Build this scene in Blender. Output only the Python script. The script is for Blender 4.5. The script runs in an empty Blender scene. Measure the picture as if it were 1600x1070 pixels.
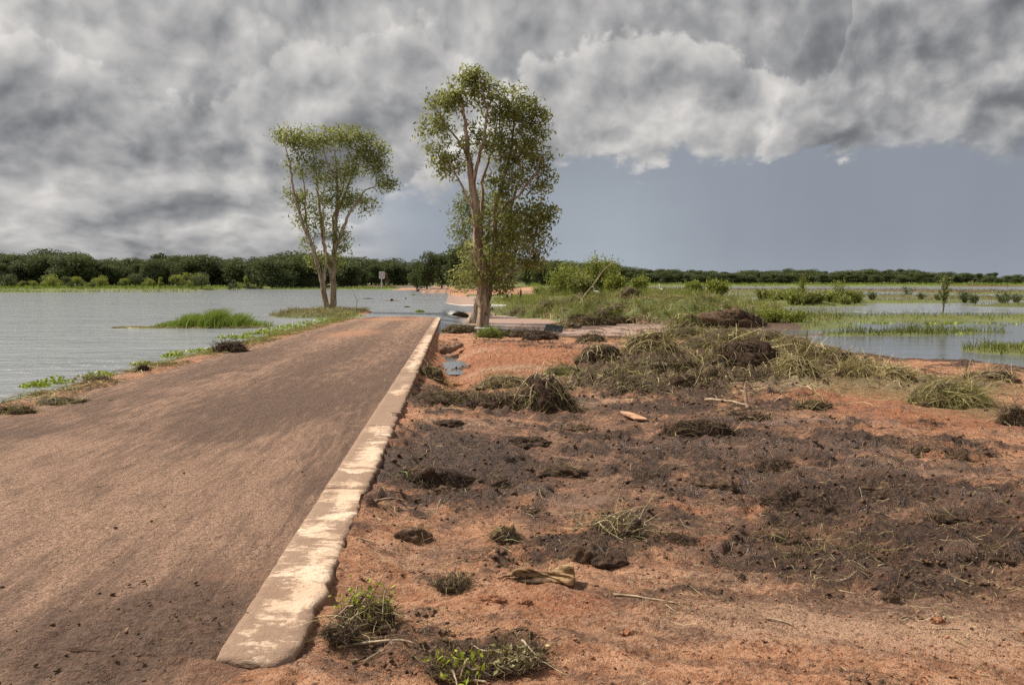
import bpy, bmesh, math, random
import numpy as np
from mathutils import Vector, noise as mnoise

R = math.radians
random.seed(7)
rng = np.random.default_rng(11)
scene = bpy.context.scene
COL = scene.collection

# ------------------------------------------------------------------ camera
CAM_H, PITCH, F = 1.6, math.atan(98 / 1244), 1244.0
cd = bpy.data.cameras.new("camera")
cam = bpy.data.objects.new("camera", cd)
COL.objects.link(cam)
cam.location = (0, 0, CAM_H)
cam.rotation_euler = (R(90) - PITCH, 0, 0)
cd.sensor_width = 36.0
cd.lens = 36.0 * F / 1600.0
cd.clip_start = 0.05
cd.clip_end = 20000
cd.dof.use_dof = False
cd.dof.focus_distance = 14.0
cd.dof.aperture_fstop = 5.0
scene.camera = cam

# ------------------------------------------------------------------ render settings
scene.render.engine = 'CYCLES'
scene.cycles.use_denoising = False
scene.cycles.sample_clamp_direct = 2.5
scene.cycles.sample_clamp_indirect = 2.0
scene.cycles.max_bounces = 6
scene.cycles.diffuse_bounces = 3
scene.cycles.glossy_bounces = 3
scene.cycles.transparent_max_bounces = 6
scene.view_settings.view_transform = 'Standard'
scene.view_settings.look = 'None'
scene.view_settings.gamma = 1.0
scene.view_settings.exposure = 0.40

# ------------------------------------------------------------------ node helper
class NT:
    """small helper for writing node trees"""
    def __init__(self, tree):
        self.t = tree
        self.n = tree.nodes
        self.l = tree.links
    def new(self, typ, **kw):
        nd = self.n.new(typ)
        for k, v in kw.items():
            setattr(nd, k, v)
        return nd
    def put(self, sock, v):
        if v is None:
            return
        if isinstance(v, bpy.types.NodeSocket):
            self.l.new(v, sock)
        else:
            if sock.type == 'RGBA' and not isinstance(v, (int, float)) and len(v) == 3:
                v = (*v, 1)
            sock.default_value = v
    def m(self, op, a, b=None, c=None, clamp=False):
        nd = self.new('ShaderNodeMath', operation=op, use_clamp=clamp)
        self.put(nd.inputs[0], a)
        self.put(nd.inputs[1], b)
        self.put(nd.inputs[2], c)
        return nd.outputs[0]
    def add(self, a, b): return self.m('ADD', a, b)
    def sub(self, a, b): return self.m('SUBTRACT', a, b)
    def mul(self, a, b): return self.m('MULTIPLY', a, b)
    def vm(self, op, a, b=None, scale=None):
        nd = self.new('ShaderNodeVectorMath', operation=op)
        self.put(nd.inputs[0], a)
        self.put(nd.inputs[1], b)
        if scale is not None:
            self.put(nd.inputs['Scale'], scale)
        return nd.outputs[0]
    def comb(self, x, y, z):
        nd = self.new('ShaderNodeCombineXYZ')
        for i, v in enumerate((x, y, z)):
            self.put(nd.inputs[i], v)
        return nd.outputs[0]
    def noise(self, vec, scale, detail=4, rough=0.5, dist=0.0, col=False):
        nd = self.new('ShaderNodeTexNoise')
        self.put(nd.inputs['Vector'], vec)
        nd.inputs['Scale'].default_value = scale
        nd.inputs['Detail'].default_value = detail
        nd.inputs['Roughness'].default_value = rough
        nd.inputs['Distortion'].default_value = dist
        return nd.outputs['Color' if col else 'Fac']
    def ramp(self, v, a, b, lo=0.0, hi=1.0, smooth=True):
        nd = self.new('ShaderNodeMapRange')
        nd.interpolation_type = 'SMOOTHSTEP' if smooth else 'LINEAR'
        self.put(nd.inputs['Value'], v)
        self.put(nd.inputs['From Min'], a)
        self.put(nd.inputs['From Max'], b)
        self.put(nd.inputs['To Min'], lo)
        self.put(nd.inputs['To Max'], hi)
        return nd.outputs[0]
    def mix(self, f, a, b):
        nd = self.new('ShaderNodeMix', data_type='RGBA')
        self.put(nd.inputs[0], f)
        self.put(nd.inputs[6], a)
        self.put(nd.inputs[7], b)
        return nd.outputs[2]
    def new_rot(self, v, ang):
        nd = self.new('ShaderNodeVectorRotate', rotation_type='Z_AXIS')
        self.put(nd.inputs['Vector'], v)
        nd.inputs['Angle'].default_value = ang
        return nd.outputs[0]
    def attr(self, name, out='Fac'):
        nd = self.new('ShaderNodeAttribute')
        nd.attribute_name = name
        return nd.outputs[out]

# ------------------------------------------------------------------ sky and sun
SUN_EL, SUN_AZ = 48.0, -66.0            # sun stands high to the left
world = bpy.data.worlds.new("World")
scene.world = world
world.use_nodes = True
world.cycles.sampling_method = 'MANUAL'
world.cycles.sample_map_resolution = 512
wt = NT(world.node_tree)
wt.n.clear()
geo = wt.new('ShaderNodeTexCoord').outputs['Generated']
sp = wt.new('ShaderNodeSeparateXYZ')
wt.l.new(geo, sp.inputs[0])
dx, dy, dz = sp.outputs
hyp = wt.m('SQRT', wt.add(wt.mul(dx, dx), wt.add(wt.mul(dy, dy), 1e-5)))
az = wt.m('ARCTAN2', dx, dy)
te = wt.m('DIVIDE', dz, hyp)
te0 = wt.m('MINIMUM', wt.m('MAXIMUM', te, 0.0), 6.0)
q = wt.mul(wt.m('LOGARITHM', wt.add(te0, 0.12), math.e), 0.36)
P = wt.comb(wt.m('DIVIDE', dx, hyp), wt.m('DIVIDE', dy, hyp), q)
warp = wt.noise(P, 3.0, 5, 0.55, col=True)
warpc = wt.vm('SUBTRACT', warp, (0.5, 0.5, 0.5))
P2 = wt.vm('ADD', P, wt.vm('SCALE', warpc, scale=0.07))
def dens(vec):
    big = wt.noise(vec, 4.4, 6, 0.5)
    n1 = wt.m('ABSOLUTE', wt.sub(wt.noise(vec, 8.5, 3, 0.55), 0.5))
    n2 = wt.m('ABSOLUTE', wt.sub(wt.noise(vec, 22.0, 4, 0.6), 0.5))
    return wt.add(big, wt.add(wt.mul(n1, 0.80), wt.mul(n2, 0.22))), big, wt.add(wt.mul(n1, 0.7), wt.mul(n2, 0.45))
nb, nbig, bil = dens(P2)
nbl, _, _ = dens(wt.vm('ADD', P2, (-0.020, 0.0, 0.026)))
lit = wt.sub(nb, nbl)
ns = wt.new('ShaderNodeSeparateXYZ')
wt.l.new(warpc, ns.inputs[0])
fine = wt.new('ShaderNodeSeparateXYZ')
wt.l.new(wt.vm('SUBTRACT', wt.noise(P, 9.0, 6, 0.6, col=True), (0.5, 0.5, 0.5)), fine.inputs[0])
azw = wt.add(az, wt.add(wt.mul(ns.outputs[0], 0.16), wt.mul(fine.outputs[0], 0.10)))
tew = wt.add(te, wt.add(wt.mul(ns.outputs[1], 0.05), wt.mul(fine.outputs[1], 0.035)))
def gauss(px, py, sx, sy, amp):
    a0 = math.atan((px - 800) / F)
    t0 = (437 - py) / F * math.cos(a0)
    e = wt.add(wt.m('POWER', wt.m('ABSOLUTE', wt.mul(wt.sub(azw, a0), F / sx)), 2.0),
               wt.m('POWER', wt.m('ABSOLUTE', wt.mul(wt.sub(tew, t0), F / sy)), 2.0))
    return wt.mul(wt.m('EXPONENT', wt.mul(e, -1.0)), amp)
def curve(pts, x):
    """piecewise course of a cloud edge: azimuth in, tangent of elevation out"""
    r = wt.new('ShaderNodeValToRGB')
    el = r.color_ramp.elements
    el[0].position, el[1].position = 0.0, 1.0
    items = []
    for px, py in pts:
        a0 = math.atan((px - 800) / F)
        items.append(((a0 + 1.2) / 2.4, (437 - py) / F * math.cos(a0)))
    for e, it in ((el[0], items[0]), (el[1], items[-1])):
        e.position = it[0]
    for p_, v_ in items[1:-1]:
        el.new(p_)
    for p_, v_ in items:
        e = min(el, key=lambda q_: abs(q_.position - p_))
        e.color = (v_ + .1, v_ + .1, v_ + .1, 1)
    r.color_ramp.interpolation = 'LINEAR'
    wt.l.new(wt.m('DIVIDE', wt.add(x, 1.2), 2.4), r.inputs[0])
    return wt.sub(r.outputs[0], 0.1)
steer = 0.0
for g in [(120, 222, 240, 36, -.05), (330, 255, 120, 22, -.02), (200, 370, 400, 60, .045), (60, 90, 120, 50, .05),
          (400, 215, 60, 30, .10), (385, 285, 60, 28, .18), (150, 340, 300, 30, .075), (250, 378, 300, 8, -.02), (430, 380, 60, 20, .05),
          (620, 255, 110, 35, -.06), (600, 60, 300, 50, .03),
          (780, 45, 110, 45, -.05), (1080, 25, 170, 25, -.02), (30, 10, 120, 60, -.03)]:
    steer = wt.add(steer, gauss(*g))
def soft(b_):
    bq = wt.sub(b_, 0.13)
    r = wt.add(0.125, wt.mul(0.5, wt.add(bq, wt.m('SQRT', wt.add(wt.mul(bq, bq), 0.012)))))
    return wt.m('MINIMUM', r, 0.82)
bright = wt.add(wt.add(0.360, wt.mul(wt.sub(nbig, 0.5), 0.36)), wt.add(wt.mul(lit, 1.05), wt.mul(steer, 1.1)))
bright = soft(wt.add(bright, wt.ramp(te0, 0.3, 1.2, 0.0, 0.06)))
# heaped clouds in front of the grey sheet: outline, brightness of crest and body, depth of the bright crest
for pts, crest, body, fall, gain in [
        ([(-900, 60), (-40, 75), (30, 62), (70, 42), (110, 60), (150, 100), (230, 130), (330, 150), (470, 60), (600, 55), (660, 22), (700, 60), (760, 110), (1000, 240), (1300, 480)], .17, -.01, .04, 1.5),
        ([(300, 480), (560, 330), (740, 180), (800, 110), (870, 72), (950, 42), (985, 34), (1030, 48), (1120, 62), (1200, 95), (1300, 130), (1700, 150), (2400, 150)], .22, .03, .055, 1.7),
        ([(700, 480), (1150, 250), (1235, 150), (1262, 112), (1300, 78), (1316, 10), (1370, -60), (1700, -140), (2400, -100)], .30, -.075, .045, 1.9)]:
    top_ = curve(pts, wt.add(az, wt.mul(fine.outputs[0], 0.05)))
    e_ = wt.add(wt.sub(top_, te), wt.sub(wt.mul(bil, 0.22), 0.022))
    al = wt.ramp(e_, 0.0, 0.016)
    al = wt.mul(al, wt.ramp(te, 1.0, 0.5))
    cre = wt.mul(wt.m('EXPONENT', wt.mul(wt.m('MAXIMUM', e_, 0.0), -1.0 / fall)), crest)
    bl = wt.add(wt.add(wt.add(0.335, body), cre), wt.add(wt.mul(lit, gain * 0.80), wt.add(wt.mul(wt.sub(nbig, .5), .34), wt.mul(steer, 0.9))))
    bl = soft(bl)
    mxn = wt.new('ShaderNodeMix', data_type='FLOAT')
    wt.put(mxn.inputs[0], al)
    wt.put(mxn.inputs[2], bright)
    wt.put(mxn.inputs[3], bl)
    bright = mxn.outputs[0]
cloudc = wt.mix(wt.ramp(bright, 0.1, 0.6), (0.94, 0.97, 1.03), (1.03, 1.0, 0.965))
cloudcol = wt.vm('SCALE', cloudc, scale=bright)
# the rain curtain under the cloud base, right of the middle
base_te = curve([(-900, 300), (300, 300), (560, 284), (700, 288), (880, 258), (960, 262), (1010, 276), (1060, 248), (1120, 250), (1180, 262), (1300, 240), (1420, 243), (1500, 232), (1700, 228), (2400, 228)], wt.add(az, wt.mul(fine.outputs[2], 0.03)))
base_d = wt.add(wt.sub(base_te, te), wt.sub(0.020, wt.mul(bil, 0.16)))
curt = wt.m('MULTIPLY', wt.ramp(base_d, -0.006, wt.ramp(wt.noise(P, 2.6, 2, 0.5), 0.42, 0.60, 0.010, 0.040)),
            wt.ramp(wt.add(az, wt.mul(ns.outputs[0], 0.10)), -0.30, -0.10))
curt = wt.mul(curt, wt.ramp(az, 1.3, 0.75))
rim = wt.mul(wt.m('EXPONENT', wt.mul(wt.m('ABSOLUTE', base_d), -1.0 / 0.010)), wt.ramp(wt.noise(P, 3.0, 2, 0.5), 0.45, 0.62, 0.0, 0.11))
rim = wt.mul(rim, wt.ramp(az, -0.05, 0.15))
cloudcol = wt.vm('ADD', cloudcol, wt.comb(rim, rim, rim))
cgl = wt.add(wt.add(gauss(930, 385, 190, 130, 0.13), gauss(600, 330, 100, 70, 0.12)), wt.add(wt.ramp(te, 0.06, 0.0, 0.0, 0.035), wt.mul(wt.ramp(wt.noise(wt.comb(wt.mul(az, 6.0), wt.mul(te, 1.2), 0.0), 2.0, 3, 0.5), 0.35, 0.7), 0.018)))
ccol = wt.mix(cgl, (0.245, 0.272, 0.318), (0.9, 1.0, 1.08))
ccol = wt.vm('SCALE', ccol, scale=wt.add(1.0, wt.add(wt.mul(ns.outputs[2], 0.10), wt.mul(fine.outputs[0], 0.04))))
skyt = wt.new('ShaderNodeTexSky', sky_type='NISHITA')
skyt.sun_disc = False
skyt.sun_elevation = R(SUN_EL)
skyt.sun_rotation = R(SUN_AZ)
skyt.air_density = 1.3
skyt.dust_density = 2.0
blue = wt.vm('SCALE', skyt.outputs[0], scale=0.07)
cl2 = wt.mix(wt.ramp(wt.noise(P2, 2.3, 6, 0.5), 0.66, 0.80, 0.0, 0.3), cloudcol, blue)
final = wt.mix(curt, cl2, ccol)
final = wt.mix(wt.ramp(te, -0.02, 0.0), (0.12, 0.11, 0.09), final)
bg = wt.new('ShaderNodeBackground')
wt.l.new(final, bg.inputs[0])
bg.inputs[1].default_value = 0.83
wo = wt.new('ShaderNodeOutputWorld')
wt.l.new(bg.outputs[0], wo.inputs[0])

sl = bpy.data.lights.new("sun", 'SUN')
sl.energy = 5.0
sl.angle = R(7)
sl.color = (1.0, 0.93, 0.82)
sun = bpy.data.objects.new("sun", sl)
COL.objects.link(sun)
sd = Vector((math.sin(R(SUN_AZ)) * math.cos(R(SUN_EL)), math.cos(R(SUN_AZ)) * math.cos(R(SUN_EL)), math.sin(R(SUN_EL))))
sun.rotation_euler = sd.to_track_quat('Z', 'Y').to_euler()
sun.location = (-20, 10, 40)

# ------------------------------------------------------------------ numpy noise
def _hash(ix, iy, seed):
    h = (ix.astype(np.int64) * 374761393 + iy.astype(np.int64) * 668265263 + seed * 974711) & 0xFFFFFFFF
    h = ((h ^ (h >> 13)) * 1274126177) & 0xFFFFFFFF
    return (h ^ (h >> 16)) & 0xFFFFFFFF
def perlin(x, y, seed=0):
    x0, y0 = np.floor(x), np.floor(y)
    fx, fy = x - x0, y - y0
    u, v = fx * fx * fx * (fx * (fx * 6 - 15) + 10), fy * fy * fy * (fy * (fy * 6 - 15) + 10)
    def g(ox, oy):
        a = _hash(x0 + ox, y0 + oy, seed) * (2 * math.pi / 4294967296.0)
        return np.cos(a) * (fx - ox) + np.sin(a) * (fy - oy)
    n0 = g(0, 0) * (1 - u) + g(1, 0) * u
    n1 = g(0, 1) * (1 - u) + g(1, 1) * u
    return (n0 * (1 - v) + n1 * v) * 1.5
def fbm(x, y, octv, seed, gain=0.5):
    s, a, f = 0, 1.0, 1.0
    for i in range(octv):
        s = s + a * perlin(x * f + i * 17.3, y * f - i * 9.1, seed + i)
        a *= gain
        f *= 2.03
    return s
def sstep(a, b, x):
    t = np.clip((x - a) / (b - a), 0, 1)
    return t * t * (3 - 2 * t)

# ------------------------------------------------------------------ picture point -> place
CT, ST = math.cos(PITCH), math.sin(PITCH)
def ray(px, py):
    a, b = (px - 800) / F, (535 - py) / F
    return Vector((a, CT + b * ST, -ST + b * CT))
def at_z(px, py, z):
    d = ray(px, py)
    t = (z - CAM_H) / d.z
    return Vector((d.x * t, d.y * t, z))
def at_y(px, py, Y):
    d = ray(px, py)
    t = Y / d.y
    return Vector((d.x * t, Y, CAM_H + d.z * t))

# ------------------------------------------------------------------ terrain
WL, WR = -0.72, -0.95                   # flood level left of the road, and lower on its right
def xr(y): return -0.70 - 0.075 * y     # road edges
def xl(y): return -6.0 - 0.070 * y
def zroad(y):
    y = np.asarray(y, float)
    z = -0.0148 * y
    z = np.where(y > 48.0, np.maximum(-0.0148 * 48 - (y - 48) * 0.015, -0.92), z)
    rise = sstep(128, 150, y)
    return z * (1 - rise) + (-0.42) * rise
def zbase(x, y):
    return -0.085 - 0.0185 * y
def on_base(px, py):
    d = ray(px, py)
    t = (CAM_H + 0.085) / (-d.z - 0.0185 * d.y)
    return Vector((d.x * t, d.y * t, CAM_H + d.z * t))
def blob(px, py, rx, ry, amp):
    c, f_, n_ = on_base(px, py), on_base(px, max(py - ry, 470)), on_base(px, py + ry)
    return (c.x, c.y, rx / F * c.y, max((f_.y - n_.y) / 2, 0.05), amp)
MUD = [blob(*b) for b in [(1500, 925, 220, 16, .55), (1260, 905, 200, 10, .5), (1080, 925, 120, 7, .4), (1400, 970, 160, 8, .35), (900, 830, 160, 10, .5), (720, 815, 80, 8, .5), (1560, 700, 100, 12, .5), (850, 540, 80, 5, .8), (720, 562, 45, 7, .7), (900, 575, 60, 6, .6), (780, 533, 90, 4, .8), (1400, 660, 120, 8, .4), (700, 690, 110, 35, 1), (655, 745, 95, 28, 1), (800, 740, 170, 30, .8), (720, 612, 95, 20, .9),
       (1000, 640, 200, 22, .6), (1090, 715, 140, 30, .7), (950, 805, 140, 22, .9), (900, 855, 110, 22, .9),
       (1250, 780, 160, 38, .9), (1400, 850, 210, 32, 1), (1560, 830, 120, 50, .9), (1190, 865, 130, 28, .9),
       (1500, 760, 170, 30, .7), (1160, 690, 220, 22, .7), (650, 793, 60, 12, .7), (550, 1030, 100, 30, .7),
       (780, 1020, 120, 28, .5), (700, 908, 90, 10, .5), (1100, 570, 260, 35, .9), (560, 950, 60, 30, .5),
       (1000, 585, 130, 22, .9), (1350, 740, 200, 25, .5), (930, 690, 120, 20, .5), (1300, 690, 120, 12, .4),
       (1500, 900, 160, 20, .6), (1350, 930, 120, 14, .4)]]
RED = [blob(*b) for b in [(780, 552, 130, 24, 1.2), (900, 560, 110, 18, 1), (1450, 640, 190, 36, .9), (1300, 612, 120, 14, .8),
       (1085, 835, 60, 10, .9), (1060, 790, 90, 10, .6), (900, 940, 160, 22, .7), (1330, 815, 60, 8, .5), (700, 840, 100, 14, .3),
       (820, 600, 90, 10, .6)]]
TAN = [blob(*b) for b in [(800, 575, 100, 5, .9), (740, 545, 60, 4, .6), (860, 590, 70, 5, .7), (1250, 965, 330, 42, .9), (1500, 990, 180, 60, .6), (730, 660, 80, 8, .9), (1000, 712, 90, 9, .8),
       (940, 728, 60, 7, .7), (650, 870, 100, 24, .5), (1050, 900, 200, 18, .5)]]
WET = [blob(*b) for b in [(1260, 700, 170, 12, 1), (1140, 850, 90, 12, 1), (1380, 728, 130, 9, .9), (930, 625, 45, 9, 1.2),
       (645, 797, 55, 8, .9), (1220, 603, 70, 8, 1.3), (1430, 790, 160, 14, .8), (1180, 740, 120, 12, .7), (1500, 860, 140, 16, .8),
       (560, 1020, 80, 18, .9), (1300, 900, 250, 10, .9), (1480, 740, 160, 10, .9), (1200, 660, 120, 7, .8), (900, 780, 120, 8, .8), (1100, 760, 120, 8, .9), (1000, 690, 60, 6, .9), (1350, 660, 100, 6, .7), (1560, 780, 80, 8, .9), (820, 690, 60, 6, .6), (980, 545, 110, 12, .8), (1050, 690, 150, 9, .6), (860, 765, 120, 9, .6)]]
FILM = [blob(*b) for b in [(1450, 940, 260, 25, .9), (1100, 930, 200, 15, .6), (720, 960, 120, 14, .5), (1000, 1000, 150, 12, .5), (1000, 700, 330, 60, .8), (1350, 760, 330, 70, .9), (1250, 860, 420, 40, .8), (800, 740, 220, 50, .8), (1550, 860, 250, 70, .8), (1100, 640, 300, 30, .8), (600, 1030, 150, 40, .5), (700, 690, 120, 40, .6), (1400, 690, 250, 20, .5), (1500, 920, 200, 30, .5)]]
STRAW = [blob(*b) for b in [(1450, 600, 200, 18, .9), (1000, 590, 220, 26, .5), (1550, 640, 130, 22, .8), (1330, 605, 120, 8, .6), (760, 600, 130, 14, .4),
       (1250, 650, 200, 10, .3)]]
CHURN = [blob(*b) for b in [(1000, 575, 90, 18, 1), (1100, 575, 110, 24, 1), (1220, 570, 110, 18, 1), (1340, 578, 70, 12, .8), (720, 628, 90, 10, .5), (930, 600, 60, 12, .7), (1560, 600, 60, 8, .6), (1060, 610, 80, 10, .5)]]
def fld(lst, x, y):
    s = np.zeros_like(x)
    for cx, cy, rx, ry, a in lst:
        s = s + a * np.exp(-(((x - cx) / rx) ** 2 + ((y - cy) / ry) ** 2))
    return s
# land in the flooded country: centre, radii, top above its water level
LAND_R = [(9.5, 62, 9.5, 15.5, 1.35), (4.0, 98, 8, 20, .55), (13, 75, 8, 12, .8), (28.5, 82, 6.5, 6.5, .4), (42, 92, 11, 5, .28), (27, 51.5, 10.5, 3.3, .22),
          (41, 53, 9, 3.5, .3), (17, 37, 3.4, .7, .08), (21, 38.5, 3, .5, .06), (18.8, 28.3, 2.4, 1.4, .16), (18, 51, 5, 2.2, .14),
          (15.0, 43.5, 3.5, 2.2, .2), (60, 78, 14, 5, .3), (50, 120, 22, 6, .25), (85, 105, 30, 9, .3), (35, 150, 25, 7, .2), (80, 180, 45, 14, .3),
          (30, 210, 40, 14, .25), (120, 150, 40, 16, .35), (27, 24.5, 5, 1.2, .1), (8.5, 150, 9, 14, .3)]
LAND_L = [(-15.0, 39.2, 2.7, 1.0, .12), (-17.6, 38.4, 1.6, .5, .03), (-12.6, 54.5, 3.0, 6.0, .22), (-5, 165, 12, 24, .38), (-104, 146, 26, 4, .12),
          (-72, 150, 18, 1.6, .05), (-30, 205, 16, 12, .12), (-50, 190, 9, 3, .12), (-24, 180, 8, 4, .05)]
def far_shore(x, y):
    r = x / np.maximum(y, 1.0)
    rr = [-3, -0.66, -.42, -.32, -.26, -.09, -.04, .03, .08, .2, .64, 3]
    ys = [130, 154, 162, 196, 250, 262, 190, 190, 240, 300, 290, 240]
    return y - np.interp(r, rr, ys)
# tracks of a crawler machine: start, end, half width
TRACKS = [(tuple(on_base(*a_)[:2]), tuple(on_base(*b_)[:2])) for a_, b_ in [((1215, 800), (1110, 682)), ((1330, 790), (1190, 676)), ((1570, 745), (1370, 640)), ((1480, 760), (1290, 650)), ((1000, 742), (965, 660)), ((1120, 900), (1230, 800)), ((860, 720), (1010, 660))]]
def terrain(x, y, full=True):
    x = np.asarray(x, float)
    y = np.asarray(y, float)
    s = x - xr(y)
    sl_ = xl(y) - x
    nlow = fbm(x * 0.35, y * 0.35, 3, 3)
    nmid = fbm(x * 1.1, y * 1.3, 6, 21, 0.6)
    mud = np.clip(fld(MUD, x, y) * 0.95 + 0.10 + 0.62 * nmid + 0.18 * nlow - 0.45 * fld(RED, x, y) - 0.25 * fld(TAN, x, y), 0, 1.5)
    # right bank
    xs = np.interp(y, [-30, 8, 15, 20, 22, 26, 30, 34, 40, 46, 52], [22, 17, 14.6, 13.2, 12.0, 11.4, 11.6, 12.6, 13.5, 14, 15])
    edge = xs - x + 0.7 * nlow
    zr_ = zbase(x, y) - 0.05 * sstep(4, 12, x) + 0.05 * nlow
    zr_ = zr_ + 0.03 * nmid
    zr_ = zr_ + (0.085 + 0.035 * nmid) * np.exp(-(s / 0.35) ** 2) * (1 - sstep(9, 13, y))
    # ditch scoured beside the kerb
    dit = np.exp(-((s - 0.75) / 0.55) ** 2) * sstep(11, 17, y) * (1 - sstep(26, 34, y))
    zr_ = zr_ - 0.30 * dit
    hole = np.exp(-((s - 1.0) / 0.9) ** 2 - ((y - 41) / 2.6) ** 2)
    zr_ = zr_ - 0.35 * hole
    chan = np.exp(-((x - 4.6) / 3.6) ** 2 - ((y - 37.0 - .25 * x) / 3.6) ** 2) + .8 * np.exp(-((x - 9) / 3.0) ** 2 - ((y - 42.5) / 2.5) ** 2)
    zr_ = zr_ * (1 - np.clip(chan * 1.5, 0, 1)) + np.minimum(zr_, WR - .03 + .09 * nmid) * np.clip(chan * 1.5, 0, 1)
    k = sstep(-1.6, 1.4, edge) * (1 - sstep(42, 47.5, y + 0.8 * nlow))
    z_right = zr_ * k + (WR - 0.45) * (1 - k)
    ell = np.full_like(x, -1.0)
    for cx, cy, rx, ry, h in LAND_R:
        d2 = ((x - cx) / rx) ** 2 + ((y - cy) / ry) ** 2 + 0.45 * nlow + 0.2 * nmid
        ell = np.maximum(ell, h * np.clip(1.15 - d2, -1, 1.0) * np.where(d2 < 1.15, 1, 0.8))
    z_right = np.maximum(z_right, WR + np.maximum(ell, -0.45))
    # left verge and lake bed
    w = 2.9 + 0.5 * nlow
    z_left = zroad(np.minimum(y, 48)) + 0.012 - (zroad(np.minimum(y, 48)) - WL + 0.16) * sstep(0.15, w, sl_) - 0.5 * sstep(w, w + 6, sl_)
    z_left = np.where(y > 47, np.minimum(z_left, z_left - 0.5 * sstep(47.5, 52, y)), z_left)
    ell = np.full_like(x, -1.0)
    for cx, cy, rx, ry, h in LAND_L:
        d2 = ((x - cx) / rx) ** 2 + ((y - cy) / ry) ** 2 + 0.35 * nlow + 0.15 * nmid
        ell = np.maximum(ell, h * np.clip(1.15 - d2, -1, 1.0))
    z_left = np.maximum(z_left, WL + np.maximum(ell, -0.5))
    under = np.minimum(zroad(y) - 0.06, 0)
    z = np.where(s > 0.0, z_right, np.where(sl_ > 0, z_left, under))
    z = np.where((y > 126) & (s < 14) & (sl_ < 10), np.maximum(z, WL + np.maximum(ell, -0.5)), z)
    # in front of the broken kerb end the soil runs across
    nearmix = (1 - sstep(3.15, 3.6, y)) * (1 - sstep(-0.9, -0.2, -s - 0.7))
    z = z * (1 - nearmix) + np.where(s > 0.0, z, zroad(y) + 0.0) * nearmix
    fs = far_shore(x, y)
    farl = sstep(-6, 10, fs + 12 * perlin(x * 0.04, y * 0.04, 5))
    z = np.maximum(z, (WL + 0.42) * farl + (WR - 0.6) * (1 - farl))
    # relief
    land = sstep(WR + 0.02, WR + 0.2, z)
    near = (1 - sstep(35, 60, y))
    rough = np.where(s > 0, 1.0, 0.45) * near
    peat = sstep(0.35, 0.8, mud) * np.where(s > 0, 1, 0.3)
    if full:
        n1 = fbm(x * 3.1, y * 3.1, 4, 40, 0.55)
        n2 = fbm(x * 10.0, y * 10.0, 3, 60, 0.55)
        rid = 1 - np.abs(fbm(x * 6.0, y * 6.0, 3, 77, 0.55))
        churn = np.clip(fld(CHURN, x, y), 0, 1)
        z = z + rough * land * (0.024 * n1 + 0.010 * n2 + peat * (0.035 * np.clip(n1, -0.4, 1) + 0.026 * (rid - 0.75) + 0.014 * n2) + np.clip(fld(RED[:2], x, y), 0, 1) * .06 * (rid - .7) + churn * (0.07 + 0.13 * np.clip(n1 + .3 * nmid, -.5, 1.2) + .05 * n2))
        for (ax, ay), (bx, by) in TRACKS:
            L = math.hypot(bx - ax, by - ay)
            ux, uy = (bx - ax) / L, (by - ay) / L
            t = (x - ax) * ux + (y - ay) * uy
            c = -(x - ax) * uy + (y - ay) * ux + 0.25 * np.sin(t * 0.5) + 0.03 * n1
            m_ = sstep(0.30, 0.24, np.abs(c)) * sstep(-0.6, 0.4, t) * sstep(L + 0.6, L - 0.4, t)
            m_ = m_ * np.clip(0.8 + 0.7 * nmid, 0, 1) * sstep(0.1, 0.8, s)
            z = z + m_ * (-0.045 + 0.034 * np.sign(np.sin(t * 2 * math.pi / 0.19)) * np.abs(np.sin(t * 2 * math.pi / 0.19)) ** 0.6)
    return z, dict(mud=mud, edge=edge, s=s, sl=sl_, nlow=nlow, nmid=nmid, fs=fs, farl=farl)
def gz(x, y):
    z, _ = terrain(np.array([x]), np.array([y]))
    if xl(y) < x < xr(y):
        return float(zroad(y))
    return float(z[0])
def on_ground(px, py):
    z = -0.4
    for i in range(14):
        p = at_z(px, py, z)
        z = 0.5 * z + 0.5 * gz(p.x, p.y)
    p = at_z(px, py, z)
    return Vector((p.x, p.y, gz(p.x, p.y)))

# ------------------------------------------------------------------ mesh helpers
def mesh_np(name, verts, quads, attrs=None, smooth=True):
    me = bpy.data.meshes.new(name)
    verts = np.asarray(verts, np.float32).reshape(-1, 3)
    quads = np.asarray(quads, np.int32)
    nf_, k = quads.shape
    me.vertices.add(len(verts))
    me.vertices.foreach_set('co', verts.ravel())
    me.loops.add(nf_ * k)
    me.loops.foreach_set('vertex_index', quads.ravel())
    me.polygons.add(nf_)
    me.polygons.foreach_set('loop_start', np.arange(0, nf_ * k, k, dtype=np.int32))
    me.polygons.foreach_set('loop_total', np.full(nf_, k, np.int32))
    if attrs:
        for a, v in attrs.items():
            v = np.asarray(v, np.float32)
            if v.ndim == 1:
                at = me.attributes.new(a, 'FLOAT', 'POINT')
                at.data.foreach_set('value', v)
            else:
                at = me.attributes.new(a, 'FLOAT_VECTOR', 'POINT')
                at.data.foreach_set('vector', v.ravel())
    me.update(calc_edges=True)
    if smooth:
        me.polygons.foreach_set('use_smooth', np.ones(nf_, bool))
    return me
def link(name, me, mat=None, parent=None, loc=None, rot=None):
    o = bpy.data.objects.new(name, me)
    COL.objects.link(o)
    if mat is not None and me is not None:
        me.materials.clear()
        me.materials.append(mat)
    if parent is not None:
        o.parent = parent
    if loc is not None:
        o.location = loc
    if rot is not None:
        o.rotation_euler = rot
    return o
def tag(o, label=None, cat=None, group=None, kind=None):
    if label: o['label'] = label
    if cat: o['category'] = cat
    if group: o['group'] = group
    if kind: o['kind'] = kind
    return o
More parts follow.
